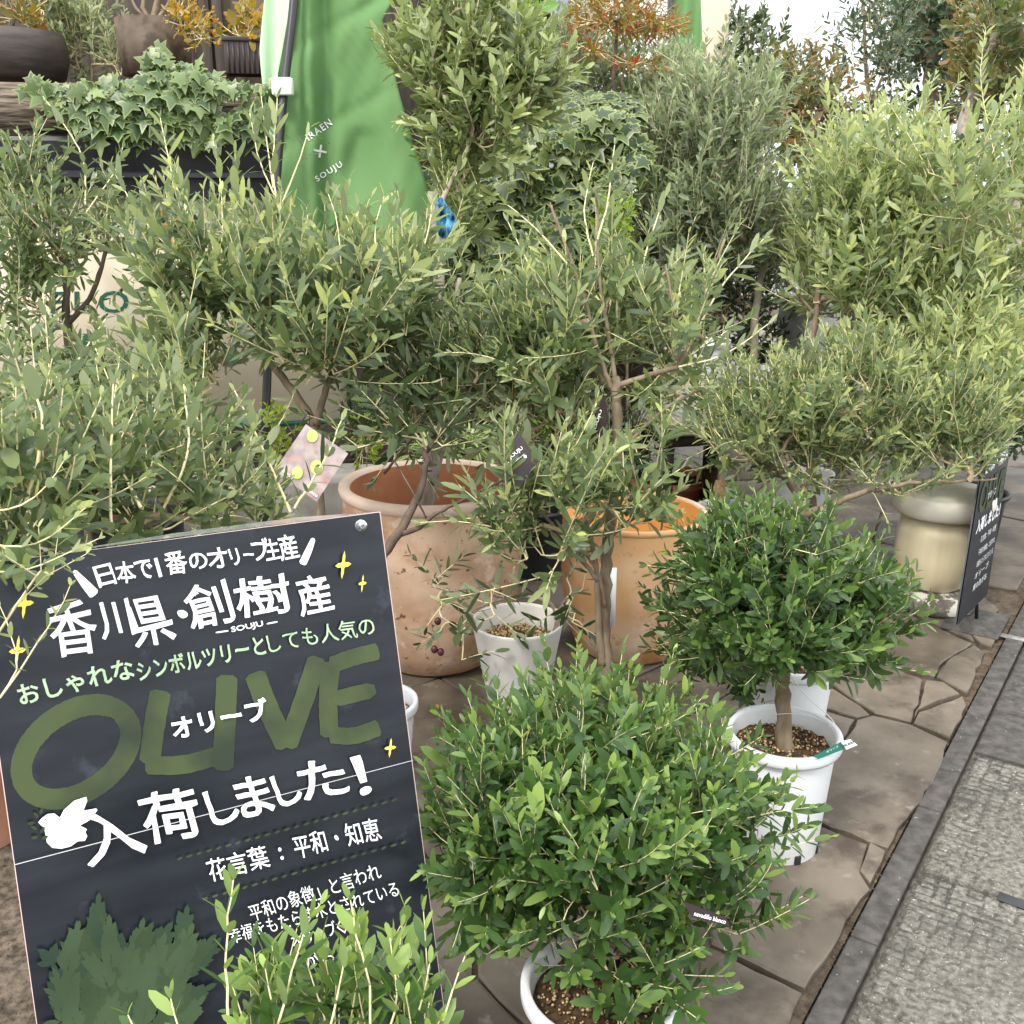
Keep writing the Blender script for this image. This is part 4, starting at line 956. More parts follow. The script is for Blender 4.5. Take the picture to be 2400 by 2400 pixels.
bl('オリーブ', c1_(750, 1075), c1_(1165, 985), 54, 'print_white', off=.03, wob=.03)
chars([('入', 385, 620, 640, 545, 225), ('荷', 640, 525, 880, 470, 225), ('し', 915, 440, 1040, 405, 155), ('ま', 1045, 405, 1190, 365, 170), ('し', 1205, 358, 1310, 325, 140), ('た', 1310, 330, 1510, 285, 165), ('！', 1548, 305, 1605, 292, 170)], 0, 'print_white', c2_, off=.006, wob=.035, bold=1.5)
bl('花言葉', c2_(910, 680), c2_(1170, 610), 56, 'print_white', off=.005, wob=.03); bl(':', c2_(1212, 582), c2_(1226, 578), 30, 'print_white', off=.02); bl('平和・知恵', c2_(1280, 580), c2_(1650, 492), 56, 'print_white', off=.005, wob=.03)
bl('平和の象徴」と言われ', c2_(1090, 850), c2_(1650, 662), 42, 'print_white', off=.0, wob=.03)
bl('幸福をもたらす木とされている', c2_(1000, 945), c2_(1725, 735), 38, 'print_white', off=.0, wob=.03)
bl('オリーブ◇', c2_(1270, 968), c2_(1510, 890), 38, 'print_white', off=.0, wob=.03)
bl('葉の色がお', c2_(1120, 1110), c2_(1450, 1020), 38, 'print_white', off=.0, wob=.03)
bl('よ。', c2_(1700, 1118), c2_(1765, 1104), 22, 'print_white', off=.0); bl('です', c2_(1725, 1180), c2_(1800, 1160), 24, 'print_white', off=.0)
for (x0, y0, x1, y1, n) in ((775, 575, 1700, 322, 23), (885, 748, 1740, 505, 21)):
    g = Bag(); off = nx_()
    for k in range(n):
        x, y = x0 + (x1 - x0) * k / (n - 1), y0 + (y1 - y0) * k / (n - 1); x, y = c2_(x, y)
        V = [bpt(x, y, off)] + [bpt(x + (7.5 if k % 2 else 6) * math.cos(a * .785) - 1.4 * math.sin(a * .785), y + 3.6 * math.sin(a * .785) - 2 * math.cos(a * .785), off) for a in range(8)]
        g.add([tuple(v) for v in V], [[0, 1 + (a + 1) % 8, 1 + a] for a in range(8)])
    g.part('dotted_line', 'print_leaf', board, kind='stuff')
def star(cx, cy, rx, ry, tilt=-.1, m='print_yellow', proj=None):
    off = nx_(); V = [bpt(cx, cy, off)]
    for k in range(24):
        a = k * math.pi / 12; r = .30 + .70 * abs(math.cos(2 * a)) ** 5
        x, y = rx * r * math.cos(a), ry * r * math.sin(a); V.append(bpt(cx + x - y * tilt * -1, cy + y + x * tilt * 1.2, off))
    part('sparkle', V, [[0, 1 + (k + 1) % 24, 1 + k] for k in range(24)], m, board)
for (p, rx, ry) in ((c1_(1480, 320), 19, 33), (c1_(1563, 400), 10, 21), (c1_(105, 487), 23, 36), (c1_(75, 690), 20, 36), (c2_(1683, 97), 14, 23)): star(p[0], p[1], rx, ry)
# dove
off = nx_(); dv = [(165, 418), (180, 400), (205, 382), (235, 380), (258, 398), (275, 365), (320, 325), (372, 308), (376, 325), (360, 368), (415, 358), (420, 366), (385, 410), (345, 432), (375, 448), (368, 460), (376, 478), (366, 498), (335, 500), (305, 522), (265, 532), (225, 528), (202, 505), (196, 470), (190, 440), (178, 432)]
V = [bpt(*c2_(x, y), off) for x, y in dv]; part('dove', V, [list(range(len(V)))[::-1]], 'print_white', board)
off = nx_(); V = [bpt(c2_(195, 407)[0] + 2.2 * math.cos(k), c2_(195, 407)[1] + 2.2 * math.sin(k), off) for k in range(6)]; part('dove_eye', V, [list(range(6))[::-1]], 'print_black', board)
def pleaf(bag, x, y, a, L, w, off):
    T = [(0, 0), (.3, .45), (.7, .42), (1, 0), (.7, -.42), (.3, -.45)]; ca, sa = math.cos(a), math.sin(a)
    V = [bpt(x + (t * L) * ca - (s * w) * sa, y + (t * L) * sa + (s * w) * ca, off) for t, s in T]; bag.add([tuple(v) for v in V], [[5, 4, 3, 2, 1, 0]])
g = Bag(); off = nx_()
for k, (x, y, a) in enumerate([(165, 400, -2.2), (172, 385, -1.2), (150, 420, 3.0), (160, 450, -2.6), (175, 465, -1.0), (165, 480, 2.9), (178, 490, -.4)]): x, y = c2_(x, y); pleaf(g, x, y, a, 18, 9, off + k * .00003)
g.part('painted_leaf', 'print_bush_c', board)
rs = random.Random(3); cl = [(150, 2130, 80), (330, 2120, 85), (110, 2250, 70), (250, 2230, 110), (400, 2200, 80), (170, 2330, 110), (320, 2340, 120), (430, 2300, 70), (80, 2370, 70), (430, 2400, 80), (240, 2430, 130)]
for mi, m in enumerate(['print_bush_a', 'print_bush_c', 'print_bush_a', 'print_bush_b', 'print_bush_c', 'print_bush_b']):
    g = Bag(); off = nx_(); n_f = 0
    for st_ in range(17):
        x = rs.uniform(100, 440); lo_ = 2110 + 60 * abs(math.sin((x - 60) / 62.)) + mi * 14; y = rs.uniform(lo_ + 60, 2480); a = -1.57 + (x - 260) / 340. + rs.gauss(0, .3)
        for k in range(rs.randint(4, 6)):
            for side_ in (-1, 1):
                if x > 95 + (y - 2040) * .12: n_f += 1; pleaf(g, x, y, a + side_ * (.72 - .05 * k), rs.uniform(34, 50) * (1 - .05 * k), rs.uniform(15, 20), off + n_f * 4e-7)
            x += math.cos(a) * 15; y += math.sin(a) * 15; a += rs.gauss(0, .06)
            if y < lo_ - 20: break
        n_f += 1
        if x > 95 + (y - 2040) * .12: pleaf(g, x, y, a, 36, 15, off + n_f * 4e-7)
    g.part('painted_leaf', m, board, kind='stuff')
# folded plastic seam, laminate edge, clear pin, stand
off = nx_(); part('seam', [bpt(33, 2026, off), bpt(33, 2028, off), bpt(967, 1783, off), bpt(967, 1781.6, off)], [[0, 1, 2, 3]], 'pot_grey', board)
q = bpt(847, 1232, .006)
V = []; Fc = []
d = BN; s_ = BU; u_ = BD_; n = 20
for (r, hh) in ((.0095, -.005), (.0095, .0), (.005, .001), (.004, .006), (.0065, .007), (.0065, .010), (.001, .011)):
    for k in range(n): a = 2 * math.pi * k / n; V.append(q + s_ * r * math.cos(a) + u_ * r * math.sin(a) + d * hh)
for i in range(6):
    for k in range(n): Fc.append([i * n + k, i * n + (k + 1) % n, (i + 1) * n + (k + 1) % n, (i + 1) * n + k])
part('clear_pin', V, Fc, 'clear_plastic', sg, True)
o = part('laminate_edge', [bpt(140, 1293, .0003), bpt(892, 1199, .0003), bpt(700, 1212, .0003), bpt(420, 1248, .0003)], [[0, 3, 2, 1]], 'clear_plastic', sg)
bc = (BL + BR) / 2; gq = Vector((bc.x, bc.y, 0)) - BN * .02
V, Fc = tube([(TL + TR) / 2 + BD_ * .3 - BN * .02, Vector((gq.x, gq.y, .008))], .008, 10); part('post', V, Fc, 'pole_black', sg, True)
g = Bag(); g.box(Vector((gq.x, gq.y, .006)), BU * .2, Vector((BU.y, -BU.x, 0)) * .14, Vector((0, 0, .004))); bevel(g.part('base_plate', 'pole_black', sg), .002)
# second sign, nearly edge-on
s2 = thing('chalkboard_sign', 'narrow-looking black sign with white writing standing edge-on beside the mushroom stool', 'sign', tuple(G(2285, gy(3.7))))
Q = [P(2243, 1466, 3.5), P(2314, 1393, 3.83), None, P(2308, 1064, 3.62)]; Q[2] = Q[3] + Q[1] - Q[0]
nn = (Q[1] - Q[0]).cross(Q[3] - Q[0]).normalized(); nn = nn if nn.dot(Q[0] - Vector((0, 0, HC))) < 0 else -nn
o = part('board', Q, [[0, 1, 2, 3]], 'sign_face', s2); o2 = part('backing', [q - nn * .004 for q in Q] + [q - nn * .009 for q in Q], [[3, 2, 1, 0], [4, 5, 6, 7], [0, 1, 5, 4], [1, 2, 6, 5], [2, 3, 7, 6], [3, 0, 4, 7]], 'pole_black', s2)
def q2(a, b, off=.002): return (Q[3] * (1 - a) + Q[2] * a) * b + (Q[0] * (1 - a) + Q[1] * a) * (1 - b) + nn * off
def l2(s, a0, a1, b0, b1, m='print_white', **k):
    V, Fc, _ = glyphs(s, **k); part('lettering', [q2(a0 + (a1 - a0) * x, b0 + (b1 - b0) * y) for x, y in V], Fc, m, o)
l2('香川県・創樹産', .1, .92, .86, .95, off=.04); l2('日本で1番のオリーブ生産', .12, .9, .955, .99); l2('OLIVE', .08, .95, .62, .82, 'print_leaf', off=.03)
l2('オリーブ', .36, .66, .68, .73, off=.03); l2('入荷しました！', .12, .95, .50, .59, off=.04); l2('花言葉：平和・知恵', .35, .9, .42, .46)
for k, s in enumerate(['「平和の象徴」と言われ', '幸福をもたらす木とされている', 'オリーブ', '葉の色がお']): l2(s, .35, .92 - .1 * (k > 1), .34 - k * .07, .38 - k * .07)
g = Bag(); c = P(2300, 1472, 1.0); c = G(2285, 1462); g.box(Vector((c.x, c.y, .008)), KD * .13, KP * .10, (0, 0, .004)); bevel(g.part('base_plate', 'kerb_dark', s2), .002)
V, Fc = tube([Vector((G(2288, 1455).x, G(2288, 1455).y, .008)), q2(.5, .3, -.012)], .007, 8); part('post', V, Fc, 'pole_black', s2, True)

# ------------------------------------------------------------------ ivy
_h = [(-.14, .20), (.02, .46), (.20, .27), (.42, .60), (.50, .24)]
IO = [(0, 0)] + _h + [(1, 0)] + [(x, -y) for x, y in reversed(_h)]
ITM = np.array([(.32, 0, .05)] + [(x, y, -.03 * abs(y) / .5) for x, y in IO]); IFC = np.array([[0, 1 + k, 1 + (k + 1) % len(IO)] for k in range(len(IO))])[:, [0, 2, 1]]
IRIM = np.array([0.] + [1.] * len(IO)); IVT = (ITM, IFC)
def ivy(root, pts, nrm, L, indiv, seed, mname='leaf_ivy', down=1., tsd=.2, t0=.4):
    rs = np.random.RandomState(seed); n = len(pts); pts = np.array([tuple(p) for p in pts]); nrm = np.array([tuple(p) for p in nrm])
    nn = norm(nrm + rs.normal(size=(n, 3)) * .38 + np.array([0, 0, .35])); dd = np.array([0, 0, -down]) + rs.normal(size=(n, 3)) * .7; dd = norm(dd - nn * (dd * nn).sum(1, keepdims=True))
    LL = L * np.clip(rs.normal(1, .28, n), .5, 1.6)
    emit_leaves(root, pts, dd, nn, LL, LL * rs.uniform(.75, 1.05, n), rs.uniform(.0, .25, n), np.clip(t0 + rs.normal(size=n) * tsd, .03, .97), mname, True, indiv, 'foliage', IVT, IRIM, 'ivy')
def vines(root, pts, anchor, seed, r=.0018):
    rs = random.Random(seed); tw = Bag()
    for p in pts[::6]:
        q = Vector(p); a = Vector(anchor(q)); V, Fc = tube([a, a.lerp(q, .5) + Vector((rs.gauss(0, .02), rs.gauss(0, .02), .02)), q], r, 4, False); tw.add([tuple(v) for v in V], Fc, .6)
    tw.part('stems', 'twig', root, True, 'stuff', 'age')
rs = random.Random(21)
t = thing('ivy_plant', 'variegated ivy spilling over the log above the black cornice', 'ivy', tuple(fpt(350, 300, .05)))
pts, nr = [], []
while len(pts) < 620:
    x, y = rs.uniform(55, 655), rs.uniform(60, 335)
    top = 190 - 95 * math.exp(-((x - 365) / 30) ** 2) - 45 * math.exp(-((x - 440) / 45) ** 2) - 12 * math.sin(x * .03); lo = 318 - 110 * max(0, (210 - x) / 150) ** .8 if x < 210 else 330
    if y < top or y > lo: continue
    if x > 480 and 215 < y < 260 and rs.random() < .6: continue
    off = .07 + .09 * math.sin(min(1, (y - 60) / 250) * 2.4) + rs.uniform(-.05, .03)
    pts.append(fpt(x, y, off)); nr.append(FN + Vector((rs.gauss(0, .2), 0, .2)))
ivy(t, pts, nr, .058, 300, 5, t0=.42, tsd=.3); vines(t, pts, lambda q: Vector((q.x, q.y + .06, max(q.z - .02, 1.75))), 3)
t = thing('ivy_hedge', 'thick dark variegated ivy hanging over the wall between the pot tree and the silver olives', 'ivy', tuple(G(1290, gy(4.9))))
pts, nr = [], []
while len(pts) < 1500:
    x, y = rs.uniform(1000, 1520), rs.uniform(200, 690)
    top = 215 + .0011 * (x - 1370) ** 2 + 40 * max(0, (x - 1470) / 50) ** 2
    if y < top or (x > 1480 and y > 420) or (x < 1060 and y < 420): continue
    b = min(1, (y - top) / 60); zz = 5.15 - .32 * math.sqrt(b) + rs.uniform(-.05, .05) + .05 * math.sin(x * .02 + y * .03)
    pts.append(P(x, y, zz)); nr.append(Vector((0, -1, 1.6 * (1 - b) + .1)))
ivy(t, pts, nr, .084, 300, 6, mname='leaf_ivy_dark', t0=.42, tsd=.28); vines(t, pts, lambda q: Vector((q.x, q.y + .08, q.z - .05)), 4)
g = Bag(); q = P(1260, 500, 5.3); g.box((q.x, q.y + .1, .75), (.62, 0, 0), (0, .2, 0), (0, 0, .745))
o = g.part('garden_wall', 'bark_dark'); tag(o, 'dark wall covered by the hanging ivy hedge', 'wall')

# ------------------------------------------------------------------ plants
# silver and pale olives at the back, dark shrubs and street trees first
plant('silver_olive', 'silvery olive behind the red nandina and the ivy hedge', 'olive tree', [([(1420, gy(6.3), 6.3), (1425, 500, 6.3), (1420, 250, 6.3), (1415, 120, 6.3)], .02, .01)],
      [(1450, 210, 210, 150, 6.3, .4), (1335, 160, 70, 140, 6.0, .2), (1560, 260, 100, 120, 6.3, .4)], 280, 'leaf_silver', seed=3, L=.062, gap=.03, shoot=.26, up=1.0, hi=False, m=2, twig='twig_grey')
plant('silver_olive', 'big silvery green olive with a forked trunk, centre right behind the ivy', 'olive tree', [([(1765, gy(5.2), 5.2), (1765, 860, 5.2), (1775, 700, 5.2), (1795, 600, 5.2), (1815, 540, 5.2), (1830, 490, 5.2)], .024, .012), ([(1795, 600, 5.2), (1740, 550, 5.2), (1700, 520, 5.2)], .010, .006), ([(1800, 585, 5.2), (1860, 560, 5.2), (1900, 530, 5.1)], .010, .006)],
      [(1640, 400, 180, 210, 5.3, .5), (1700, 270, 140, 150, 5.3, .4), (1570, 560, 170, 190, 5.1, .4), (1830, 520, 180, 130, 5.3, .4), (1700, 520, 180, 110, 5.1, .3), (1560, 360, 100, 160, 5.3, .3)], 640, 'leaf_silver', seed=4, L=.056, gap=.026, shoot=.24, hi=False, m=2, twig='twig_grey', bark='bark_grey', tint0=.25)
plant('young_olive', 'tall pale olive in front of the concrete box planter at right', 'olive tree', [([(1905, gy(4.5), 4.5), (1903, 900, 4.5), (1908, 800, 4.5), (1915, 700, 4.5), (1925, 620, 4.5)], .018, .011), ([(1912, 740, 4.5), (1870, 690, 4.5), (1850, 660, 4.5)], .009, .005)],
      [(2050, 410, 170, 160, 4.7, .4), (2010, 600, 190, 160, 4.6, .4), (2150, 670, 160, 160, 4.4, .3), (1980, 500, 110, 160, 4.6, .3), (2010, 690, 120, 60, 4.4, .2)], 330, 'leaf_olive_pale', seed=5, L=.064, gap=.028, shoot=.30, up=1.1, hi=False, m=2, tint0=.45, twig='twig_grey')
plant('young_olive', 'pale blurry olive crown at the right edge of the photo', 'olive tree', [([(2510, gy(5.0), 5.0), (2508, 1150, 5.0), (2470, 950, 4.7), (2400, 800, 4.4), (2350, 600, 4.4)], .017, .008)],
      [(2350, 520, 80, 270, 4.4, .3), (2240, 420, 110, 190, 4.0, .3), (2290, 800, 130, 170, 4.45, .3), (2370, 850, 80, 180, 4.3, .2)], 150, 'leaf_olive_pale', seed=6, leafy=[([(2400, 640, 4.3), (2340, 400, 4.3), (2300, 200, 4.3), (2310, 70, 4.3)], 1.6, .2), ([(2420, 520, 4.3), (2390, 300, 4.3), (2400, 150, 4.3)], 1.5), ([(2330, 600, 4.3), (2250, 420, 4.3), (2190, 330, 4.3)], 1.5)], L=.064, gap=.026, shoot=.24, up=1.1, m=2, tint0=.42)
plant('young_olive', 'low bright green olive between the right edge olive and the second sign', 'olive tree', [([(2230, gy(4.0), 4.0), (2215, 1000, 4.0), (2200, 900, 4.0)], .013, .008)],
      [(2180, 830, 210, 110, 4.1, .3), (2300, 900, 120, 120, 4.0, .3), (2250, 740, 130, 80, 4.1, .3)], 150, 'leaf_olive_pale', seed=7, L=.055, gap=.024, shoot=.2, m=2, tint0=.5)
plant('spreading_olive', 'wide low spreading olive reaching over the mushroom stool at right', 'olive tree', [([tuple((c5.x * F / z5 + 1200, 1240, 3.75)), (1870, 1190, 3.7), (1850, 1130, 3.7), (1790, 1075, 3.75), (1740, 1035, 3.75)], .022, .012), ([(1870, 1205, 3.7), (1925, 1195, 3.65), (1995, 1164, 3.6), (2125, 1133, 3.55), (2230, 1128, 3.55), (2335, 1123, 3.5)], .017, .003), ([(1870, 1190, 3.7), (1900, 1090, 3.75), (1930, 1020, 3.8), (1980, 960, 3.8)], .012, .006), ([(1850, 1120, 3.7), (1810, 1000, 3.8), (1800, 930, 3.8)], .010, .005)],
      [(1830, 950, 160, 110, 3.9, .3), (2010, 920, 190, 130, 3.9, .35), (2190, 960, 160, 130, 3.8, .3), (2250, 1060, 120, 60, 3.6, .2), (1720, 1000, 90, 90, 3.8, .2), (1900, 1060, 180, 70, 3.8, .2), (2060, 1120, 120, 45, 3.6, .12)], 360, 'leaf_olive', seed=8, L=.046, gap=.021, shoot=.21, Wr=.27, m=2, tint0=.42, indiv=0)
plant('burlap_olive', 'olive trunk wrapped in burlap standing in a white pot', 'olive tree', [([(1697, 1230, z5), (1692, 1160, z5), (1697, 1080, z5), (1690, 1000, z5)], .026, .018)],
      [(1690, 930, 80, 70, 4.4, .15)], 26, 'leaf_olive', seed=9, L=.05, gap=.022, shoot=.16, m=2)
V, Fc = tube([P(1692, 1178, z5), P(1692, 1163, z5), P(1690, 1146, z5), P(1694, 1128, z5)], [.036, .040, .037, .034], 14, False)
o = part('burlap_wrap', V, Fc, 'burlap', None, True); tag(o, 'brown burlap tied round an olive trunk above a white pot', 'burlap wrap')
# dark undergrowth behind
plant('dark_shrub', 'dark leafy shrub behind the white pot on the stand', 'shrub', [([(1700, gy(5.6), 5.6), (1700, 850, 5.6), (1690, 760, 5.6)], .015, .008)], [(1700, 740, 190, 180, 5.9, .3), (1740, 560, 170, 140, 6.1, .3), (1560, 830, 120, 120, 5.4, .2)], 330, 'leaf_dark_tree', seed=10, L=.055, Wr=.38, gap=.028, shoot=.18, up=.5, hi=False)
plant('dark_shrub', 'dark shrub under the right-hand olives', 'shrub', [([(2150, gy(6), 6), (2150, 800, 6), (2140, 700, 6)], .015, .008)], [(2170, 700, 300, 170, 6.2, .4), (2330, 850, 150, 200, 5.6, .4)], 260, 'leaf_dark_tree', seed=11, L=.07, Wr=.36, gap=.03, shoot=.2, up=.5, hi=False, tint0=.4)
plant('autumn_bush', 'tall bush turning red and bronze against the white sky', 'shrub', [([(1880, gy(8), 8), (1880, 500, 8), (1870, 330, 8)], .03, .012)], [(1880, 240, 110, 120, 8, .5), (1830, 330, 90, 110, 7.8, .4), (1960, 330, 60, 110, 8, .4)], 230, 'leaf_autumn', seed=12, L=.07, Wr=.42, gap=.035, shoot=.2, up=.3, hi=False, tint0=.30, tsd=.28)
plant('green_bush', 'green leafy bush rising left of the bronze bush near the tan pillar', 'shrub', [([(1760, gy(8.4), 8.4), (1760, 400, 8.4), (1755, 200, 8.4)], .03, .012)], [(1770, 150, 90, 110, 8.4, .4), (1720, 90, 70, 70, 8.4, .3), (1810, 210, 60, 90, 8.3, .3)], 130, 'leaf_dark_tree', seed=13, L=.07, Wr=.45, gap=.035, shoot=.2, up=.5, hi=False, tint0=.6)
plant('slender_tree', 'slender thin-leaved tree against the white sky', 'tree', [([(2060, gy(9.5), 9.5), (2050, 400, 9.5), (2030, 150, 9.5), (2020, -40, 9.5)], .035, .012), ([(2040, 250, 9.5), (2090, 120, 9.5), (2120, 20, 9.5)], .015, .006)], [(2060, 110, 80, 140, 9.5, .5), (2000, 60, 60, 90, 9.5, .4), (2100, 40, 60, 80, 9.5, .4)], 70, 'leaf_dark_tree', seed=14, L=.085, Wr=.32, gap=.05, shoot=.32, up=.6, hi=False)
plant('street_tree', 'dark street tree with a forked trunk in the upper right sky', 'tree', [([(2195, gy(12.5), 12.5), (2190, 600, 12.5), (2185, 330, 12.5), (2180, 130, 12.5), (2160, -30, 12.5)], .11, .07), ([(2183, 75, 12.5), (2215, 40, 12.5), (2270, -30, 12.5)], .07, .05), ([(2180, 200, 12.5), (2130, 60, 12.5)], .03, .02)],
      [(2190, 40, 110, 90, 12.5, .8), (2240, 170, 110, 90, 12.5, .8), (2290, 20, 90, 90, 12.5, .8), (2130, 90, 60, 60, 12.5, .5)], 250, 'leaf_dark_tree', seed=15, L=.13, Wr=.5, gap=.08, shoot=.34, up=.3, hi=False, bark='bark')
plant('street_tree', 'bronze-leaved street tree with a leaning trunk at the upper right corner', 'tree', [([(2240, gy(10.5), 10.5), (2255, 330, 10.5), (2300, 180, 10.5), (2340, 60, 10.5)], .08, .05), ([(2390, gy(10.5), 10.5), (2385, 300, 10.5), (2390, 60, 10.5)], .08, .05)],
      [(2350, 80, 100, 110, 10.5, .7), (2370, 230, 80, 90, 10.5, .6), (2300, 190, 60, 60, 10.5, .4)], 210, 'leaf_autumn', seed=16, L=.11, Wr=.5, gap=.07, shoot=.3, up=.3, hi=False, tint0=.22, bark='bark_grey')
plant('small_leafy_tree', 'pale green leafy crown low against the sky left of the leaning trunk', 'tree', [([(2180, gy(9), 9), (2180, 450, 9), (2175, 380, 9)], .03, .015)], [(2170, 420, 90, 60, 9, .4), (2290, 400, 70, 90, 9, .4)], 90, 'leaf_dark_tree', seed=17, L=.08, Wr=.5, gap=.04, shoot=.2, hi=False, tint0=.5)
# nandina with tiered red leaves
plant('nandina', 'small shrub with tiers of orange-red leaves above the ivy hedge', 'shrub', [([(1438, gy(5.5), 5.5), (1440, 300, 5.5), (1437, 180, 5.5), (1445, 90, 5.5), (1440, 40, 5.5)], .014, .007), ([(1455, 260, 5.5), (1462, 170, 5.5), (1475, 150, 5.5)], .006, .004)],
      [(1450, 50, 150, 30, 5.5, .3), (1430, 10, 120, 30, 5.5, .3), (1550, 55, 70, 18, 5.4, .15), (1385, 115, 60, 18, 5.4, .12), (1490, 150, 75, 16, 5.4, .12)], 190, 'leaf_nandina', seed=18, L=.045, Wr=.25, gap=.02, shoot=.09, up=.05, out=.9, hi=False, bark='bark_dark', tint0=.38, tsd=.25, ang=(60, 35), twig='twig')
# thuja-lime undergrowth
for k, (cr_, lab_) in enumerate([([(1440, 530, 55, 60, 4.55, .1)], 'patch of bright lime conifer left of the silver olive'), ([(1250, 880, 90, 150, 4.3, .12), (1130, 800, 70, 100, 4.3, .1)], 'lime green undergrowth above the orange pot'), ([(1470, 700, 70, 100, 4.6, .1), (1560, 930, 60, 80, 4.4, .1)], 'lime foliage left of the stand')]):
    plant('lime_conifer', lab_, 'conifer', [([(cr_[0][0], gy(cr_[0][4]), cr_[0][4]), (cr_[0][0], cr_[0][1] + 60, cr_[0][4])], .01, .006)], cr_, 110 if k else 60, 'leaf_lime', seed=30 + k, L=.022, Wr=.4, gap=.010, shoot=.06, hi=False, up=.4, m=3, thick=.0007)
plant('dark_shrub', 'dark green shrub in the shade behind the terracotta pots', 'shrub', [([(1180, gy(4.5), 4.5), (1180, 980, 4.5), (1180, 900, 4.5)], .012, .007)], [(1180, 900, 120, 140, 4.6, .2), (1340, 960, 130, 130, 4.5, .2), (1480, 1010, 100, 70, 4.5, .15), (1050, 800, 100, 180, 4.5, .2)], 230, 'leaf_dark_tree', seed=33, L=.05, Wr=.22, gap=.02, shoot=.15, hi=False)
# spider plants behind the big pot
for k, (px, py, z_) in enumerate([(1010, 1050, 4.05), (1100, 1020, 4.1), (1150, 1060, 4.05)]):
    root = thing('spider_plant', ['yellow striped spider plant behind the huge pot, leftmost', 'yellow striped spider plant behind the huge pot, middle one', 'yellow striped spider plant near the black tag'][k], 'plant', tuple(G(px, gy(z_))), 'spider plants behind the huge pot')
    r = random.Random(k); c = P(px, py + 45, z_); Vs, Fs, Rm, Ti = [], [], [], []; nb = 0
    for j in range(60):
        a = r.uniform(0, 6.28); hd = Vector((math.cos(a), math.sin(a), 0)); Lr = r.uniform(.15, .30); el = r.uniform(.7, 1.5); sd_ = Vector((-hd.y, hd.x, 0)); w = r.uniform(.005, .009); p = c.copy(); ti = r.uniform(.2, .9)
        for e in range(8):
            f = e / 7; ww = w * (1 - f ** 2) + .0005
            for sgn, rm in ((-1, 0), (0, 1), (1, 0)): Vs.append(p + sd_ * ww * sgn + Vector((0, 0, -.002 if sgn == 0 else 0))); Rm.append(rm); Ti.append(ti)
            aa = el - f * 2.0; p = p + (hd * math.cos(aa) + Vector((0, 0, 1)) * math.sin(aa)) * Lr / 7
        for e in range(7):
            b_i = nb + e * 3; Fs += [[b_i, b_i + 1, b_i + 4, b_i + 3], [b_i + 1, b_i + 2, b_i + 5, b_i + 4]]
        nb += 24
    part('foliage', Vs, np.array(Fs), 'leaf_spider', root, True, 'stuff', {'rim': Rm, 'tint': Ti})
for k, (px, py, z_, lab_) in enumerate([(640, 1030, 3.95, 'small lime weed growing at the foot of the cream panel'), (365, 1050, 3.9, 'yellow-green weed left of the hanging olive tag'), (860, 1000, 3.9, 'lime weed beside the dark post')]):
    plant('weed', lab_, 'weed', [([(px, gy(z_), z_), (px, py + 60, z_)], .004, .002)], [(px, py, 55, 85, z_, .06)], 24, 'leaf_lime', seed=40 + k, L=.035, Wr=.45, gap=.02, shoot=.07, up=.5, hi=False, tint0=.5)
# shelf plants, top left
plant('silver_shrub', 'silvery shrub between the dark bowl and the brown cylinder pot', 'shrub', [([(215, 200, 4.95), (215, 130, 4.95), (210, 80, 4.95)], .008, .004)], [(200, 70, 95, 100, 4.95, .15), (270, 110, 50, 70, 4.8, .1), (150, 20, 80, 60, 4.95, .15)], 100, 'leaf_silver', base=P(215, 200, 4.95), seed=50, L=.05, Wr=.33, gap=.024, shoot=.15, hi=False, tint0=.45)
plant('bonsai_maple', 'red and yellow leaved bonsai in the dark bowl', 'bonsai', [([(20, 80, 4.75), (40, 30, 4.75), (60, -30, 4.75)], .012, .006)], [(40, 25, 70, 30, 4.75, .15), (95, 8, 60, 25, 4.7, .1), (10, -20, 60, 30, 4.75, .1)], 34, 'leaf_nandina', base=P(20, 80, 4.75), seed=51, L=.045, Wr=.42, gap=.03, shoot=.08, up=.1, hi=True)
root = plant('bonsai_tree', 'bonsai with a clump of bare brown stems and small yellow leaves in the cylinder pot', 'bonsai', [([(357, 52, 4.72), (365, 20, 4.72), (375, -40, 4.72)], .020, .012), ([(350, 52, 4.70), (335, 10, 4.7), (345, -40, 4.7)], .012, .008), ([(365, 50, 4.7), (392, 15, 4.7), (420, -30, 4.7)], .012, .007), ([(355, 50, 4.72), (320, 20, 4.72), (300, -30, 4.72)], .008, .005), ([(375, 45, 4.7), (430, 60, 4.65), (480, 85, 4.65)], .004, .002)],
      [(455, 60, 60, 22, 4.65, .08), (420, 25, 40, 20, 4.65, .08), (485, 85, 35, 18, 4.6, .06)], 44, 'leaf_yellow', base=bonsai_top, seed=52, L=.028, Wr=.5, gap=.018, shoot=.06, up=.05, bark='bark', tint0=.4)
plant('boxed_shrub', 'small shrub with yellow and red leaves in the dark planter box', 'shrub', [([(585, 115, 4.6), (585, 70, 4.6)], .004, .003)], [(590, 65, 38, 42, 4.6, .08), (552, 90, 25, 25, 4.6, .06)], 30, 'leaf_yellow', base=P(585, 115, 4.6), seed=53, L=.042, Wr=.6, gap=.028, shoot=.06, up=.3, tint0=.35)
plant('broad_leaf_vine', 'broad bright green leaves hanging in front of the dark shutters', 'vine', [([(1120, -60, 5.0), (1180, 0, 5.0), (1260, 40, 5.0), (1300, 60, 4.9)], .004, .002)], [(1180, 20, 90, 30, 5.0, .1), (1250, 60, 40, 25, 4.95, .08)], 18, 'leaf_broad', base=P(1120, -60, 5), seed=54, L=.11, Wr=.55, gap=.06, shoot=.12, up=-.2, tint0=.5, m=1)
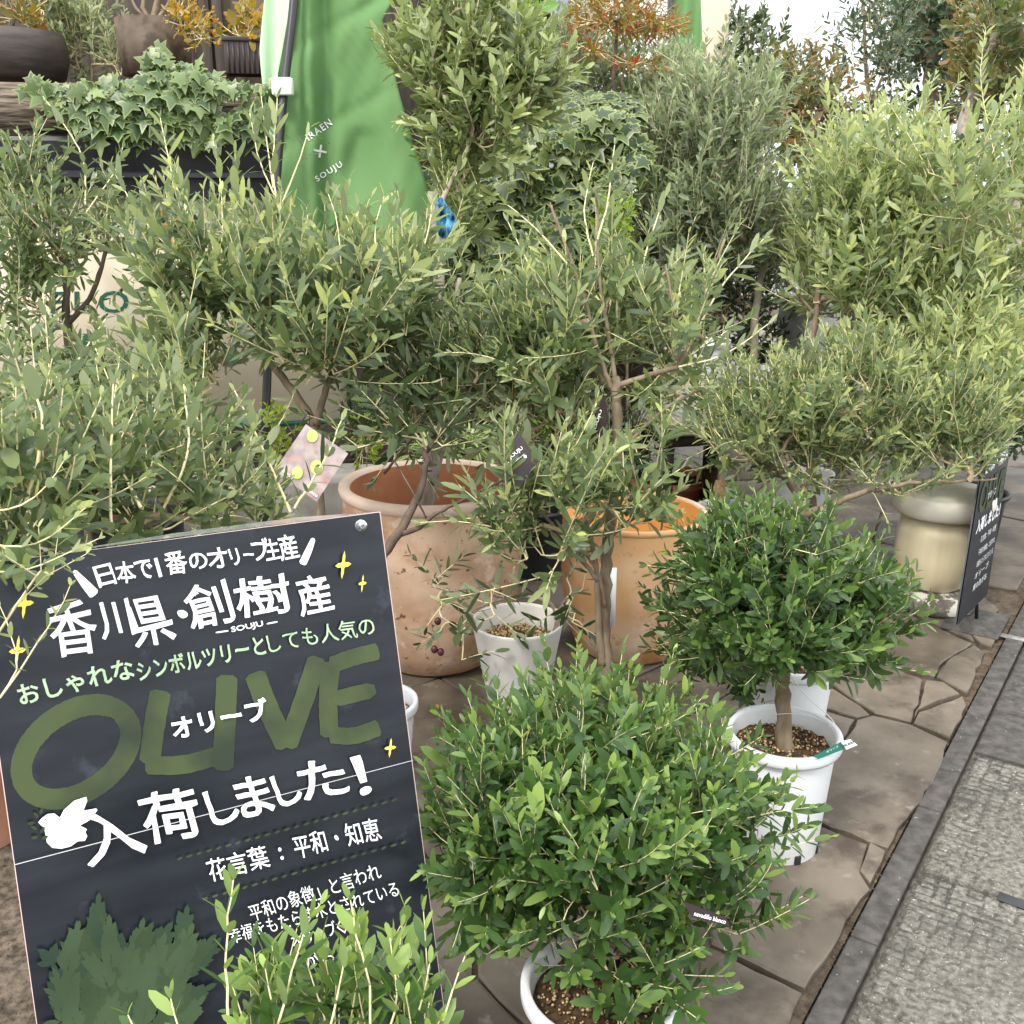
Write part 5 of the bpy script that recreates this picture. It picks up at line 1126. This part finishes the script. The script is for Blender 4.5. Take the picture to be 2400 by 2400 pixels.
# olive in the huge terracotta pot
plant('pot_olive', 'bushy olive tree standing in the huge terracotta pot right of the banner', 'olive tree', [([(985, 1260, zT), (1005, 1150, zT), (1018, 1020, zT), (1022, 850, zT), (1030, 700, zT), (1022, 560, zT), (1015, 450, zT)], .027, .018), ([(1018, 1120, zT), (1052, 980, zT), (1060, 820, zT), (1075, 650, zT + .05)], .012, .008), ([(1022, 500, zT), (1060, 420, zT + .1), (1120, 300, zT + .2)], .010, .005)],
      [(1115, 130, 190, 170, 3.75, .3), (1120, 290, 130, 110, 3.7, .22), (1075, 440, 50, 130, 3.7, .12), (1240, 200, 90, 90, 3.75, .2), (1045, 500, 55, 110, 3.65, .12)], 285, 'leaf_pot_tree', seed=60, L=.060, Wr=.32, gap=.021, shoot=.16, bark='bark_grey', tint0=.46, tsd=.22, indiv=0)
o = cloth('blue_cloth', [(462, 1022, 1036, 466, 462), (490, 1024, 1052, 494, 488), (515, 1022, 1068, 520, 508), (545, 1024, 1066, 548, 530), (566, 1038, 1052, 560, 556)], lambda x, y: zT - .05 + .02 * math.sin(x * .25) + .01 * math.sin(y * .15), 'cloth_blue', None, 12, 14)
tag(o, 'blue and white patterned cloth tied on the pot olive trunk beside the banner', 'cloth')

# left olives
plant('left_olive', 'fine-leaved olive with a dark forked trunk in front of the cream panel, far left', 'olive tree', [([(215, gy(3.5), 3.5), (205, 1150, 3.5), (180, 950, 3.5), (160, 800, 3.5), (156, 700, 3.5), (152, 610, 3.5)], .017, .012), ([(160, 760, 3.5), (215, 690, 3.5), (245, 600, 3.5), (260, 540, 3.5)], .010, .006), ([(152, 615, 3.5), (190, 580, 3.5), (210, 530, 3.5)], .007, .005), ([(150, 620, 3.5), (110, 560, 3.5), (60, 500, 3.5)], .008, .005)],
      [(110, 520, 190, 130, 3.5, .3), (30, 420, 110, 110, 3.5, .2), (310, 560, 110, 100, 3.5, .2), (260, 880, 220, 110, 3.4, .25), (40, 780, 110, 200, 3.4, .25), (400, 900, 150, 110, 3.3, .2), (420, 620, 130, 130, 3.4, .2), ], 185, 'leaf_olive', leafy=[([(100, 520, 3.4), (70, 400, 3.4), (40, 300, 3.4)], 1.4), ([(200, 480, 3.4), (190, 360, 3.4), (100, 225, 3.4)], 1.4), ([(200, 500, 3.4), (270, 400, 3.4), (290, 330, 3.4)], 1.3)], seed=61, L=.052, gap=.023, shoot=.20, tint0=.28, indiv=0, bark='bark_dark')
plant('centre_left_olive', 'large-leaved olive with a V-shaped trunk behind the chalkboard sign', 'olive tree', [([(765, gy(2.95), 2.95), (755, 1300, 2.95), (745, 1120, 2.95), (738, 1000, 2.95)], .015, .013), ([(738, 1000, 2.95), (690, 920, 2.95), (640, 855, 2.95), (605, 790, 2.95), (592, 772, 2.95)], .0135, .009), ([(738, 1000, 2.95), (765, 910, 2.95), (795, 830, 2.95), (800, 720, 2.95), (780, 620, 2.95)], .012, .006), ([(775, 885, 2.95), (840, 830, 2.9), (900, 790, 2.9), (960, 720, 2.9)], .008, .004), ([(605, 790, 2.95), (560, 720, 2.95), (510, 660, 2.95), (440, 560, 2.95), (400, 500, 2.95)], .006, .003), ([(640, 860, 2.95), (580, 790, 2.95), (560, 800, 2.95)], .004, .002), ([(790, 700, 2.95), (700, 600, 2.95), (655, 500, 2.95)], .005, .003)],
      [(490, 640, 150, 150, 2.95, .2), (690, 660, 200, 160, 2.9, .25), (900, 700, 170, 150, 2.9, .22), (460, 850, 130, 90, 2.85, .2), (740, 820, 170, 80, 2.8, .15)], 165, 'leaf_olive', leafy=[([(655, 500, 2.93), (640, 400, 2.92), (650, 230, 2.92)], 1.5, .2), ([(660, 480, 2.93), (700, 380, 2.92), (725, 300, 2.92)], 1.3, .3), ([(650, 470, 2.95), (610, 380, 2.95), (585, 265, 2.95)], 1.3, .2), ([(640, 440, 2.93), (625, 330, 2.93), (612, 225, 2.93)], 1.3, .3), ([(440, 500, 2.95), (405, 410, 2.95), (375, 275, 2.95)], 1.5, .3), ([(520, 600, 2.95), (520, 460, 2.95), (500, 330, 2.95)], 1.4, .3), ([(460, 640, 2.9), (340, 520, 2.9), (260, 390, 2.9)], 1.4, .2), ([(800, 620, 2.9), (790, 520, 2.9), (770, 455, 2.9)], 1.3), ([(880, 600, 2.88), (880, 530, 2.88), (900, 460, 2.88)], 1.3), ([(960, 640, 2.88), (1000, 560, 2.88), (1010, 480, 2.88)], 1.3)], seed=62, L=.062, Wr=.27, gap=.027, shoot=.27, up=1.05, tint0=.36, indiv=300, tsd=.2)
plant('behind_sign_olive', 'dark-leaved olive whose thick branch rises in front of the huge terracotta pot', 'olive tree', [([(800, gy(2.6), 2.6), (830, 1450, 2.6), (880, 1330, 2.65), (940, 1240, 2.7), (985, 1150, 2.75), (1000, 1050, 2.8)], .022, .008), ([(930, 1255, 2.7), (985, 1235, 2.68), (1020, 1205, 2.68), (1090, 1170, 2.7), (1180, 1125, 2.7)], .009, .003), ([(1000, 1060, 2.8), (1060, 980, 2.85), (1110, 900, 2.9)], .006, .003), ([(900, 1110, 2.85), (1000, 1000, 2.9), (1150, 940, 2.95)], .004, .002), ([(1000, 1215, 2.68), (965, 1150, 2.66), (925, 1080, 2.7)], .003, .002)],
      [(930, 920, 170, 110, 2.9, .2), (1060, 840, 150, 130, 3.0, .2), (850, 1010, 80, 60, 2.8, .12), (1020, 1010, 110, 50, 2.8, .12)], 72, 'leaf_olive', seed=63, L=.058, Wr=.27, gap=.024, shoot=.18, tint0=.08, tipt=.3, bark='bark_dark', up=.5)
rootC = plant('front_left_olive', 'nearest left olive with big leaves whose sprigs hang over the chalkboard sign', 'olive tree', [([(-150, gy(1.7), 1.7), (-120, 1700, 1.7), (-60, 1400, 1.7), (0, 1280, 1.7), (90, 1120, 1.75)], .016, .008), ([(-20, 1300, 1.7), (130, 1260, 1.75), (240, 1160, 1.8), (330, 1120, 1.9)], .007, .003), ([(60, 1180, 1.7), (110, 1040, 1.7), (130, 930, 1.7)], .005, .003)],
      [(90, 1130, 150, 180, 1.65, .15), (270, 1050, 150, 130, 1.95, .2), (60, 930, 90, 110, 1.75, .12), (330, 1190, 170, 70, 1.9, .12), (500, 1130, 130, 90, 2.1, .15), (20, 1290, 90, 60, 1.5, .1), (430, 980, 100, 80, 2.1, .12)], 105, 'leaf_olive', leafy=[([(60, 1180, 1.55), (100, 1000, 1.55), (60, 850, 1.55)], 1.6), ([(330, 1190, 1.8), (270, 1080, 1.8), (130, 880, 1.8)], 1.6), ([(260, 1230, 1.7), (260, 1060, 1.7), (265, 900, 1.7)], 1.4), ([(380, 1200, 1.9), (440, 1060, 1.9), (430, 900, 1.9)], 1.5), ([(680, 1200, 2.1), (620, 1060, 2.1), (550, 915, 2.1)], 1.5), ([(690, 1190, 2.1), (760, 1080, 2.1), (800, 985, 2.1)], 1.4)], seed=64, L=.042, Wr=.35, gap=.020, shoot=.17, tint0=.30, indiv=300, up=.85)
plant('', '', '', [([(600, 1370, 2.3), (520, 1280, 2.3), (470, 1210, 2.3), (392, 1128, 2.3)], .012, .011)], [(560, 1180, 120, 90, 2.3, .12)], 12, 'leaf_olive', root=rootC, seed=65, L=.045, Wr=.26, gap=.018, shoot=.13, tint0=.4)
V, Fc = tube([P(393, 1129, 2.3), P(390, 1126, 2.3)], .0108, 12); part('cut_end', V, Fc, 'cut_wood', rootC)
# olive twigs hanging over the sign's left corner: their own shoots, close to the camera
zs = (B0 - BU * .6 - Vector((0, 0, HC))); zL = zs.y * CT - zs.z * ST
sprig_z = zL - .07
plant('', '', '', [([(-120, 1500, sprig_z), (-60, 1560, sprig_z), (0, 1632, sprig_z)], .0026, .0018)],
      [(90, 1330, 110, 30, sprig_z, .02), (30, 1400, 60, 30, sprig_z, .02)], 7, 'leaf_olive', root=rootC, seed=66, L=.026, Wr=.40, gap=.019, shoot=.05, m=1, tint0=.5, thick=.0009,
      leafy=[([(0, 1635, sprig_z), (60, 1550, sprig_z), (140, 1430, sprig_z), (165, 1375, sprig_z)], 1.7, .25), ([(0, 1635, sprig_z), (40, 1560, sprig_z), (20, 1470, sprig_z), (0, 1420, sprig_z)], 1.4, .2), ([(-80, 1345, sprig_z), (60, 1335, sprig_z), (150, 1300, sprig_z), (230, 1262, sprig_z)], 1.8, .1), ([(-60, 1270, sprig_z), (60, 1280, sprig_z), (130, 1250, sprig_z), (200, 1190, sprig_z)], 1.8), ([(-60, 1200, sprig_z), (40, 1190, sprig_z), (110, 1140, sprig_z), (150, 1080, sprig_z)], 1.8)])

# centre olive
rce = plant('centre_olive', 'slim grey-barked olive in the centre with two black hanging tags', 'olive tree', [([(1430, 1790, 2.75), (1420, 1600, 2.75), (1417, 1420, 2.75), (1424, 1280, 2.78), (1440, 1120, 2.8), (1447, 1000, 2.8), (1443, 884, 2.8)], .020, .0135), ([(1443, 905, 2.8), (1520, 880, 2.78), (1590, 860, 2.76)], .009, .007), ([(1437, 915, 2.8), (1400, 820, 2.82), (1370, 700, 2.85), (1320, 560, 2.9), (1290, 480, 2.9)], .008, .004), ([(1445, 905, 2.8), (1425, 780, 2.82), (1405, 640, 2.85), (1400, 500, 2.9), (1395, 440, 2.9)], .007, .003), ([(1440, 1026, 2.8), (1390, 1020, 2.78), (1340, 1024, 2.76), (1290, 1026, 2.76)], .006, .003), ([(1412, 1560, 2.74), (1402, 1440, 2.72), (1396, 1320, 2.70), (1370, 1210, 2.68)], .011, .006), ([(1400, 1360, 2.7), (1320, 1260, 2.68), (1210, 1130, 2.66), (1170, 1060, 2.66)], .007, .003), ([(1424, 1260, 2.76), (1490, 1210, 2.74), (1560, 1150, 2.72)], .008, .004), ([(1590, 860, 2.76), (1630, 780, 2.78), (1660, 660, 2.8), (1700, 560, 2.8)], .006, .003), ([(1590, 862, 2.76), (1585, 760, 2.78), (1560, 620, 2.8)], .005, .003), ([(1448, 1060, 2.8), (1500, 1010, 2.8), (1570, 950, 2.8), (1650, 910, 2.82)], .007, .0035)],
      [(1350, 770, 200, 130, 2.95, .2), (1230, 850, 130, 150, 2.95, .2), (1580, 760, 130, 140, 2.9, .2), (1430, 660, 110, 90, 3.0, .15), (1310, 1120, 180, 105, 2.64, .14), (1180, 1190, 95, 90, 2.60, .1), (1520, 1120, 100, 80, 2.68, .1), (1320, 930, 90, 90, 2.95, .15), (1290, 1260, 130, 80, 2.60, .1)], 185, 'leaf_olive', leafy=[([(1400, 560, 2.85), (1425, 470, 2.85), (1440, 340, 2.85)], 1.5, .1), ([(1330, 620, 2.85), (1260, 540, 2.85), (1190, 480, 2.85)], 1.5, .1), ([(1390, 600, 2.85), (1370, 500, 2.85), (1390, 380, 2.85)], 1.4), ([(1500, 640, 2.85), (1530, 540, 2.85), (1560, 460, 2.85)], 1.4), ([(1280, 700, 2.85), (1230, 600, 2.85), (1190, 520, 2.85)], 1.4), ([(1640, 760, 2.78), (1700, 660, 2.78), (1790, 560, 2.78)], 1.5), ([(1590, 860, 2.74), (1700, 830, 2.74), (1800, 760, 2.74)], 1.4, .2)], seed=70, L=.055, Wr=.27, gap=.025, shoot=.24, bark='bark', tint0=.36, indiv=300, base=c4)
plant('', '', '', [([(1418, 1420, 2.72), (1400, 1340, 2.70), (1350, 1270, 2.68)], .006, .004)], [(1300, 1130, 170, 110, 2.62, .12), (1440, 1150, 150, 90, 2.62, .1), (1200, 1180, 100, 90, 2.60, .08), (1250, 1260, 100, 60, 2.58, .08)], 38, 'leaf_olive', root=rce, seed=170, L=.048, Wr=.30, gap=.019, shoot=.13, tint0=.34, tsd=.2)
# gravel pot olive
rg = plant('gravel_pot_olive', 'sparse drooping olive with dark red fruit growing from the gravel-filled cream pot', 'olive tree', [([(1300, 1482, zG), (1306, 1455, zG), (1290, 1415, zG - .02), (1235, 1398, zG - .03), (1180, 1400, zG - .04), (1130, 1375, zG - .06), (1105, 1340, zG - .06)], .008, .004), ([(1190, 1400, zG - .04), (1110, 1430, zG - .1), (1090, 1470, zG - .1)], .004, .002), ([(1130, 1375, zG - .06), (1060, 1385, zG - .1), (1010, 1375, zG - .1)], .003, .0015), ([(1300, 1450, zG), (1330, 1400, zG), (1380, 1380, zG)], .004, .002), ([(1270, 1400, zG), (1350, 1480, zG - .05), (1400, 1530, zG - .05)], .003, .0015)],
      [(1050, 1450, 70, 80, zG - .12, .06), (1010, 1380, 60, 50, zG - .1, .06), (1340, 1410, 70, 60, zG, .08), (1150, 1420, 60, 40, zG - .1, .05), (1080, 1510, 50, 40, zG - .12, .05)], 26, 'leaf_olive', seed=71, L=.055, Wr=.28, gap=.022, shoot=.11, m=1, tint0=.06, tipt=.3, up=.0, droop=.05, bark='bark_grey', base=cG, rnd=.7)
for (x, y) in ((1026, 1456), (1018, 1522), (1033, 1528)):
    q = P(x, y, zG - .14); V = []; Fc = []; n = 14
    for i in range(9):
        a = math.pi * i / 8
        for k in range(n): b = 2 * math.pi * k / n; V.append(q + Vector((math.sin(a) * math.cos(b) * .0105, math.sin(a) * math.sin(b) * .0105, math.cos(a) * .0125)))
    for i in range(8):
        for k in range(n): Fc.append([i * n + k, (i + 1) * n + k, (i + 1) * n + (k + 1) % n, i * n + (k + 1) % n])
    part('olive_fruit', V, Fc, 'olive_fruit', rg, True)
# round bushes
plant('round_olive_bush', 'dark green round-clipped olive bush on a short trunk in the pot with the price label', 'olive bush', [([(1842, 1765, z1), (1838, 1690, z1), (1834, 1600, z1), (1830, 1500, z1), (1825, 1420, z1)], .022, .014), ([(1832, 1520, z1), (1900, 1440, z1), (1980, 1380, z1)], .008, .004), ([(1832, 1530, z1), (1750, 1450, z1), (1680, 1400, z1)], .008, .004)],
      [(1840, 1340, 225, 150, z1 - .02, .24), (1700, 1400, 140, 130, z1 + .05, .18), (1990, 1420, 140, 120, z1 - .02, .18), (1840, 1450, 180, 110, z1 - .1, .15), (2040, 1490, 90, 70, z1 - .02, .1)], 370, 'leaf_box', seed=72, L=.038, Wr=.35, gap=.0150, shoot=.115, bark='bark', tint0=.28, indiv=300, thick=.0012, base=c1 + Vector((0, 0, h1 - .045)), shell=.0, up=.85, out=.8, rnd=.55)
plant('round_olive_bush', 'smaller dark olive bush in the rear white pot, hanging low behind the round one', 'olive bush', [([(1850, 1580, z2), (1845, 1520, z2), (1800, 1440, z2), (1740, 1400, z2)], .018, .010)],
      [(1650, 1450, 110, 110, z2, .15), (1760, 1540, 110, 60, z2 - .03, .12), (1600, 1480, 70, 80, z2, .1)], 90, 'leaf_box', seed=73, L=.036, Wr=.36, gap=.014, shoot=.10, tint0=.16, base=c2 + Vector((0, 0, h2 - .045)), up=.5)
zb_ = 1.84
plant('round_olive_bush', 'nearest bright green round olive bush at the bottom centre in a white pot', 'olive bush', [([(1405, 2350, zb_), (1394, 2200, zb_), (1385, 2040, zb_), (1380, 1950, zb_)], .020, .014), ([(1390, 2100, zb_), (1500, 2020, zb_), (1620, 1950, zb_)], .008, .004), ([(1390, 2120, zb_), (1270, 2030, zb_), (1150, 1960, zb_)], .008, .004), ([(1388, 2080, zb_), (1340, 1900, zb_), (1300, 1780, zb_)], .007, .004), ([(1390, 2090, zb_), (1460, 1900, zb_), (1500, 1780, zb_)], .007, .004)],
      [(1370, 1800, 320, 175, zb_ + .06, .30), (1160, 1900, 170, 180, zb_ + .02, .22), (1630, 1870, 200, 180, zb_ + .02, .22), (1400, 1960, 280, 150, zb_ - .16, .15), (1640, 2120, 150, 80, zb_ - .06, .14), (1140, 2060, 120, 110, zb_, .15), (1560, 2260, 160, 80, zb_ - .2, .08), (1400, 2130, 240, 110, zb_ - .1, .12), (1500, 2340, 180, 60, zb_ - .2, .1)], 430, 'leaf_fresh', seed=74, L=.039, Wr=.35, gap=.0155, shoot=.12, bark='bark', tint0=.34, indiv=300, thick=.0012, base=c3 + Vector((0, 0, h3 - .045)), shell=.0, up=.95, out=.7, rnd=.55)
plant('front_shoots_bush', 'foreground olive bush with upright shoots in front of the chalkboard sign', 'olive bush', [([(700, gy(1.05), 1.05), (700, 3000, 1.05), (720, 2700, 1.05), (730, 2560, 1.05)], .018, .010)],
      [(800, 2500, 330, 90, 1.07, .12), (1010, 2400, 120, 80, 1.07, .08), (560, 2470, 160, 50, 1.05, .08), (820, 2390, 110, 60, 1.06, .05)], 62, 'leaf_fresh', seed=75, L=.032, Wr=.37, gap=.018, shoot=.08, tint0=.46, indiv=300, thick=.0011, up=1.5, out=.35, rnd=.28, ang=(52, 25),
      leafy=[([(545, 2480, 1.03), (530, 2300, 1.03), (535, 2160, 1.03), (545, 2062, 1.03)], 1.6, .25), ([(640, 2480, 1.04), (670, 2330, 1.04), (715, 2180, 1.04), (750, 2120, 1.04)], 1.5), ([(860, 2480, 1.04), (870, 2330, 1.04), (840, 2210, 1.04), (820, 2110, 1.04)], 1.6), ([(760, 2480, 1.03), (790, 2340, 1.03), (810, 2230, 1.03)], 1.4), ([(900, 2460, 1.05), (930, 2330, 1.05), (915, 2200, 1.05)], 1.5), ([(1010, 2480, 1.05), (1050, 2350, 1.05), (1090, 2240, 1.05)], 1.5), ([(640, 2480, 1.05), (640, 2380, 1.05), (620, 2270, 1.05)], 1.4), ([(960, 2470, 1.06), (985, 2360, 1.06), (1010, 2260, 1.06)], 1.4), ([(450, 2500, 1.05), (420, 2420, 1.05), (400, 2340, 1.05)], 1.4), ([(350, 2520, 1.05), (330, 2440, 1.05), (300, 2380, 1.05)], 1.4)])

# ------------------------------------------------------------------ hanging tags
def tag_card(name, label, cat, quad, z, m, tie, thick=.0008):
    t = thing(name, label, cat, tuple(P(quad[0][0], quad[0][1], z)))
    zz = (lambda q: z) if not callable(z) else z
    o = part('card', [P(q[0], q[1], z + (q[2] if len(q) > 2 else 0)) for q in quad], [[3, 2, 1, 0]], m, t); s = o.modifiers.new('thickness', 'SOLIDIFY'); s.thickness = thick
    V, Fc = tube(smooth_path([P(*q, z + .005) for q in tie], 4), .0012, 5); part('tie', V, Fc, 'twine_black', t, True)
    return t
z_ = 2.55
t = tag_card('plant_tag', 'pinkish photo tag with green olives hanging below the V-shaped trunk', 'plant tag', [(717, 994), (816, 1063), (742, 1176), (643, 1103)], z_, 'tag_photo', [(720, 1008), (708, 990), (722, 970), (726, 985), (720, 1008)])
fp = lambda x, y, o=.002: P(x, y, z_ - o)
for (x, y, r) in ((742, 1095, 15), (697, 1108, 13), (732, 1022, 13)):
    part('olive_picture', [fp(x, y, .003)] + [fp(x + r * math.cos(k * .5236), y + r * 1.15 * math.sin(k * .5236), .003) for k in range(12)], [[0, 1 + (k + 1) % 12, 1 + k] for k in range(12)], 'tag_lime', t)
def pl2(s, p0, p1, h, tt, zz, m='print_white', **k): letter(s, lambda x, y: P(x, y, zz - .003), p0, p1, h, m, tt, **k)
pl2('nevadillo', (661, 1104), (684, 1124), 8, t, z_, off=.01); pl2('blanco', (715, 1146), (742, 1166), 8, t, z_, off=.01)
z_ = 2.5
t = tag_card('plant_tag', 'black diamond-shaped tag with white SOUJU lettering in front of the huge pot rim', 'plant tag', [(1216, 1012), (1262, 1080), (1215, 1148), (1164, 1081)], z_, 'tag_black', [(1216, 1016), (1209, 1002), (1222, 995), (1219, 1010)])
pl2('SOUJU', (1197, 1079), (1228, 1054), 11, t, z_, off=.01); pl2('olive', (1206, 1084), (1230, 1065), 3.5, t, z_); part('emblem', [P(x, y, z_ - .003) for x, y in [(1188, 1088), (1198, 1074), (1202, 1078), (1199, 1090)]], [[0, 3, 2, 1]], 'print_white', t)
part('emblem', [P(x, y, z_ - .003) for x, y in [(1227, 1068), (1233, 1066), (1235, 1073), (1229, 1075)]], [[0, 3, 2, 1]], 'print_white', t)
z_ = 2.70
t = tag_card('plant_tag', 'black tag seen edge-on hanging beside the centre trunk stub', 'plant tag', [(1415, 920, .0), (1427, 976, -.03), (1395, 1070, -.0), (1381, 1014, .03)], z_, 'tag_black', [(1416, 924), (1425, 925), (1432, 918), (1452, 920), (1434, 930)])
pl2('SOUJU', (1395, 1016), (1412, 962), 6, t, z_ - .004, off=.01)
z_ = 1.55
t = tag_card('plant_tag', 'dark tag reading nevadillo blanco tucked in the nearest round bush', 'plant tag', [(1605, 2118), (1640, 2130), (1702, 2150), (1712, 2172), (1665, 2168), (1620, 2150)][:4] and [(1600, 2112), (1702, 2150), (1712, 2173), (1622, 2150)], z_, 'tag_black', [(1604, 2116), (1596, 2100), (1610, 2095)])
pl2('nevadillo blanco', (1626, 2146), (1700, 2166), 11, t, z_, off=.01)
# a few fallen leaves on the flagstones
rs = random.Random(77)
for k, (x, y) in enumerate([(1022, 1650), (1700, 1590), (1935, 1642), (2150, 1900), (2050, 2070), (2235, 1725)]):
    q = G(x, y, .006); d = Vector((rs.gauss(0, 1), rs.gauss(0, 1), 0)).normalized(); s_ = Vector((-d.y, d.x, 0)); L_ = .04 if k == 0 else .015; w_ = L_ * .3
    o = part('fallen_leaf', [q, q + d * L_ * .35 + s_ * w_ * .5 + Vector((0, 0, .003)), q + d * L_ + Vector((0, 0, .002)), q + d * L_ * .4 - s_ * w_ * .5], [[0, 3, 2, 1]], 'leaf_yellow' if k == 0 else 'leaf_autumn')
    at = o.data.attributes.new('tint', 'FLOAT', 'POINT'); at.data.foreach_set('value', np.full(4, .5, dtype=np.float32))
    tag(o, ['yellow fallen leaf on the flagstones left of the gravel pot', 'tiny dry leaf on the stones under the round dark bush', 'tiny dark leaf in the stones right of the rear white pot', 'tiny leaf bit on the flagstone near the kerb', 'tiny leaf bit at the broken flagstone edge', 'tiny leaf bit near the kerb by the stone gap'][k], 'leaf', 'fallen leaves')
